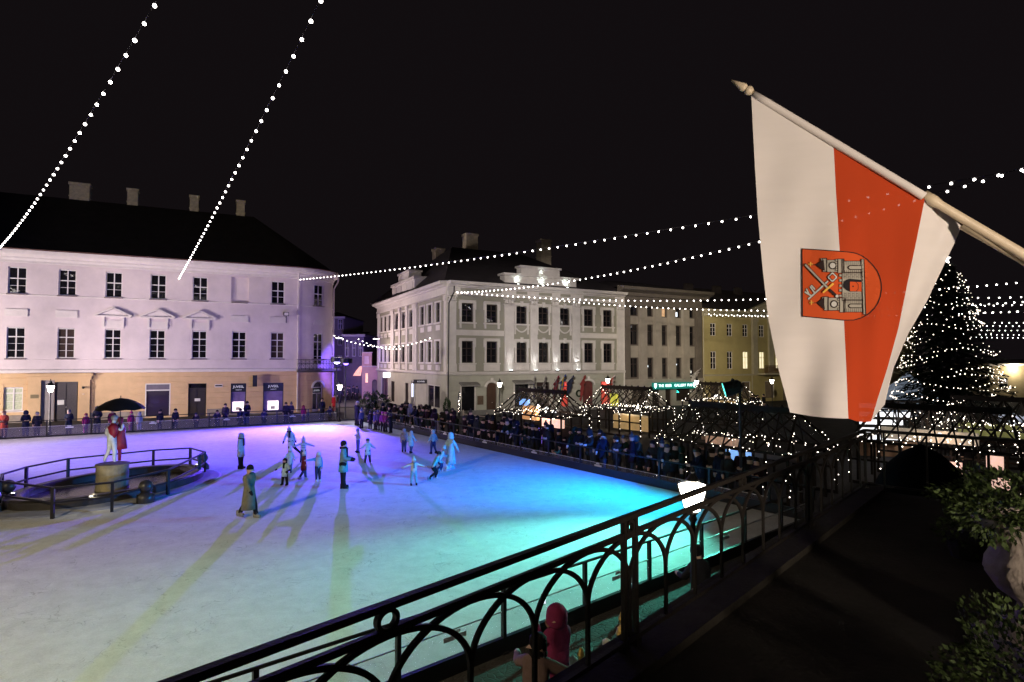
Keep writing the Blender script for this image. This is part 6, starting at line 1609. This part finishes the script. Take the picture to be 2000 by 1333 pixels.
m_ = MB(); m_.tube([tip + d_ * .01, tip - d_ * .012, tip - d_ * .03, tip - d_ * .045], [.02, .032, .032, .016], 12).tube([tip - d_ * .04, tip - d_ * .06, tip - d_ * .165], [.02, .030, .004], 12).build('finial', POLE, flag, True)
sl_ = []      # sleeve of cloth round the pole
m_ = MB(); m_.tube([tip + d_ * (.02 + (kn - tip).length * .97 * i / 12) + Vector((0, 0, -.008)) for i in range(13)], .026, 10).build('pole_sleeve', FW, flag, True)
# lower stay: the white end of the flag is tied by a cord to the pole
k2 = D(1880, 440, 3.78); MB().tube([k2, k2 + (en - kn).normalized() * .35 + Vector((.05, .0, -.02)), en + Vector((.1, 0, -.14))], .028, 10).build('stay_bar', POLE, flag, True)
MB().tube([kn + d_ * .03, k2], .008, 6).build('cord', mat('brown_cord', (.12, .09, .06), .8), flag)
# crest, traced in its own drawing units and laid on the cloth
OX, OY, SC = 1540.0, 460.0, 6.664


def cp(X, Y, off): return fpt(OX + X / SC, OY + Y / SC, off)


CG = mat('crest_grey', (.36, .34, .28), .9, .1, noise=0); CD = mat('crest_dark', (.035, .022, .020), .9, .1, noise=0); CY = mat('crest_gold', (.75, .42, .07), .8, .1, noise=0)
CRD_ = mat('crest_red', (.56, .085, .022), .9, .1, noise=0); CBL = mat('crest_black', (.02, .018, .02), .9, .1, noise=0); CLG = mat('crest_pale', (.50, .50, .46), .9, .1, noise=0)


def poly_patch(m, poly, off, mi, cell=36):
    """fill a polygon in drawing units with small cells so that it follows the cloth"""
    from mathutils.geometry import tessellate_polygon
    tris = tessellate_polygon([[Vector((x, y, 0)) for x, y in poly]])

    def emit(a, b, c, dep):
        L = max((a - b).length, (b - c).length, (c - a).length)
        if L > cell and dep < 6:
            l = [((a - b).length, a, b, c), ((b - c).length, b, c, a), ((c - a).length, c, a, b)]; l.sort(key=lambda q: -q[0]); _, p, q, r = l[0]; mm = (p + q) / 2
            emit(p, mm, r, dep + 1); emit(mm, q, r, dep + 1)
        else: m.add([cp(a.x, a.y, off), cp(b.x, b.y, off), cp(c.x, c.y, off)], [(0, 1, 2)], mi)
    for t in tris: emit(*[Vector(poly[i]) for i in t], 0)


def R4(a, b, c, d): return [(a, c), (b, c), (b, d), (a, d)]


def stroke(m, pts, w, off, mi, closed=False):
    P2 = [Vector(p) for p in pts]; P2 = P2 + [P2[0]] if closed else P2
    for a, b in zip(P2, P2[1:]):
        n_ = int((b - a).length / 45) + 1; t = (b - a).normalized(); s = Vector((-t.y, t.x)) * w / 2; a2 = a - t * w * .3; b2 = b + t * w * .3
        for i in range(n_):
            p = a2 + (b2 - a2) * i / n_; q = a2 + (b2 - a2) * (i + 1) / n_
            m.add([cp(*(p + s), off), cp(*(q + s), off), cp(*(q - s), off), cp(*(p - s), off)], [(0, 1, 2, 3)], mi)


cm = [CRD_, CG, CD, CY, CBL, CLG]; O1, O2, O3, O4, O5 = .005, .008, .011, .014, .017
sh = [(176, 176), (183, 1055), (450, 1080), (720, 1105), (850, 1104), (950, 1075), (1050, 1018), (1120, 950), (1165, 880), (1198, 790), (1212, 700), (1208, 620), (1185, 530), (1150, 455), (1100, 390), (1030, 320), (960, 268), (880, 235), (790, 218), (680, 210), (430, 192)]
m_ = MB(); poly_patch(m_, sh, O1, 0, 40); stroke(m_, sh, 13, O2, 2, True); m_.build('crest_shield', cm, flag)
m_ = MB()
for p in (R4(700, 965, 480, 850), R4(725, 965, 335, 490), R4(720, 970, 838, 1000), R4(500, 645, 320, 480), R4(515, 665, 812, 978), R4(640, 725, 308, 492), R4(668, 738, 815, 1003), R4(445, 500, 300, 475), R4(462, 520, 800, 978)): poly_patch(m_, p, O2, 1); stroke(m_, p, 8, O3, 2, True)
poly_patch(m_, [(948, 312), (985, 312), (1008, 1030), (975, 1030)], O3, 1); stroke(m_, [(948, 312), (985, 312), (1008, 1030), (975, 1030)], 8, O4, 2, True)
for y0 in (505, 570, 640, 700, 770): poly_patch(m_, R4(660, 700, y0, y0 + 34), O2, 1); stroke(m_, R4(660, 700, y0, y0 + 34), 7, O3, 2, True)
for x, ys in ((640, (312, 370, 430)), (668, (820, 880, 945)), (445, (300, 355, 410)), (462, (805, 860, 915))):
    for y0 in ys: poly_patch(m_, R4(x - 26, x, y0, y0 + 30), O3, 1); stroke(m_, R4(x - 26, x, y0, y0 + 30), 6, O4, 2, True)
for a, b, c, dd in ((352, 385, 320, 465), (372, 880, 812, 965)): poly_patch(m_, [(a, b), (458, c), (474, dd)], O4, 2); stroke(m_, [(a - 60, b), (a + 20, b)], 8, O4, 2)
for X, Y in ((575, 393), (593, 895)):
    for r_, o_, mi in ((52, O3, 2), (36, O4, 5)): poly_patch(m_, [(X + r_ * cos(2 * pi * k / 14), Y + r_ * sin(2 * pi * k / 14)) for k in range(14)], o_, mi)
for a, b, c, dd in ((765, 950, 388, 452), (770, 955, 888, 950)):
    pp = [(a + 32, c), (b, c), (b, dd), (a + 32, dd), (a + 8, dd - 14), (a, (c + dd) / 2), (a + 8, c + 14)]; poly_patch(m_, pp, O3, 2)
    c2, d2 = c + 12, dd - 12; poly_patch(m_, [(a + 38, c2), (b - 4, c2), (b - 4, d2), (a + 38, d2), (a + 16, (c + dd) / 2)], O4, 1)
poly_patch(m_, [(800, 565), (950, 580), (950, 735), (800, 735), (755, 715), (722, 680), (715, 645), (725, 605), (755, 578)], O4, 4)
poly_patch(m_, [(800, 605), (950, 610), (950, 732), (800, 728)], O5, 0); stroke(m_, [(880, 610), (908, 640), (908, 700), (880, 728)], 7, O5 + .001, 2)
poly_patch(m_, [(840 + (16 if k % 2 else 8) * cos(pi * k / 5), 665 + (16 if k % 2 else 8) * sin(pi * k / 5)) for k in range(10)], O5 + .001, 2)
random.seed(3)
for x in range(725, 945, 26):
    stroke(m_, [(x, 492), (x, 562)], 4, O3, 2); stroke(m_, [(x, 745), (x, 835)], 4, O3, 2); stroke(m_, [(x + 6, 455), (x + 6, 488)], 4, O3, 2); stroke(m_, [(x + 6, 955), (x + 6, 995)], 4, O3, 2); stroke(m_, [(x, 340), (x, 384)], 4, O3, 2); stroke(m_, [(x, 842), (x, 884)], 4, O3, 2)
for y in (515, 540, 760, 790, 815):
    for x in range(725, 930, 52): stroke(m_, [(x + (26 if y % 2 else 0), y), (x + (50 if y % 2 else 26), y)], 4, O3, 2)
for x in range(690, 725, 9): stroke(m_, [(x, 312), (x, 490)], 3.5, O3, 2)
m_.build('crest_castle', cm, flag)
m_ = MB()
for X, Y in ((288, 376), (298, 877)): poly_patch(m_, R4(X - 28, X + 30, Y - 8, Y + 8), O3, 3); poly_patch(m_, R4(X - 8, X + 8, Y - 28, Y + 28), O4, 3)
m_.build('crest_cross', cm, flag)
m_ = MB(); kp = [(262, 828), (470, 640), (510, 600)]; stroke(m_, kp, 34, O2, 2); stroke(m_, kp, 22, O3, 5)
for a, b in (((300, 790), (215, 738)), ((345, 755), (285, 672)), ((235, 700), (262, 760)), ((300, 655), (340, 700))): stroke(m_, [a, b], 34, O2 + .0003, 2); stroke(m_, [a, b], 20, O3 + .0003, 5)
for r_, o_, mi in ((62, O3, 2), (54, O4, 5), (36, O5, 2), (29, O5 + .001, 0)): poly_patch(m_, [(573 + r_ * (1 + .12 * cos(4 * (2 * pi * k / 24))) * cos(2 * pi * k / 24), 545 + r_ * (1 + .12 * cos(8 * pi * k / 24)) * sin(2 * pi * k / 24)) for k in range(24)], o_, mi)
m_.build('crest_key', cm, flag)
m_ = MB(); stroke(m_, [(218, 382), (515, 690)], 36, O4, 2); stroke(m_, [(222, 386), (515, 690)], 24, O5, 1); stroke(m_, [(235, 398), (505, 680)], 5, O5 + .001, 5)
stroke(m_, [(515, 690), (640, 800)], 34, O4, 2); stroke(m_, [(455, 742), (580, 632)], 26, O5, 3); poly_patch(m_, [(632 + 20 * cos(2 * pi * k / 10), 792 + 20 * sin(2 * pi * k / 10)) for k in range(10)], O5 + .001, 5)
m_.build('crest_sword', cm, flag)
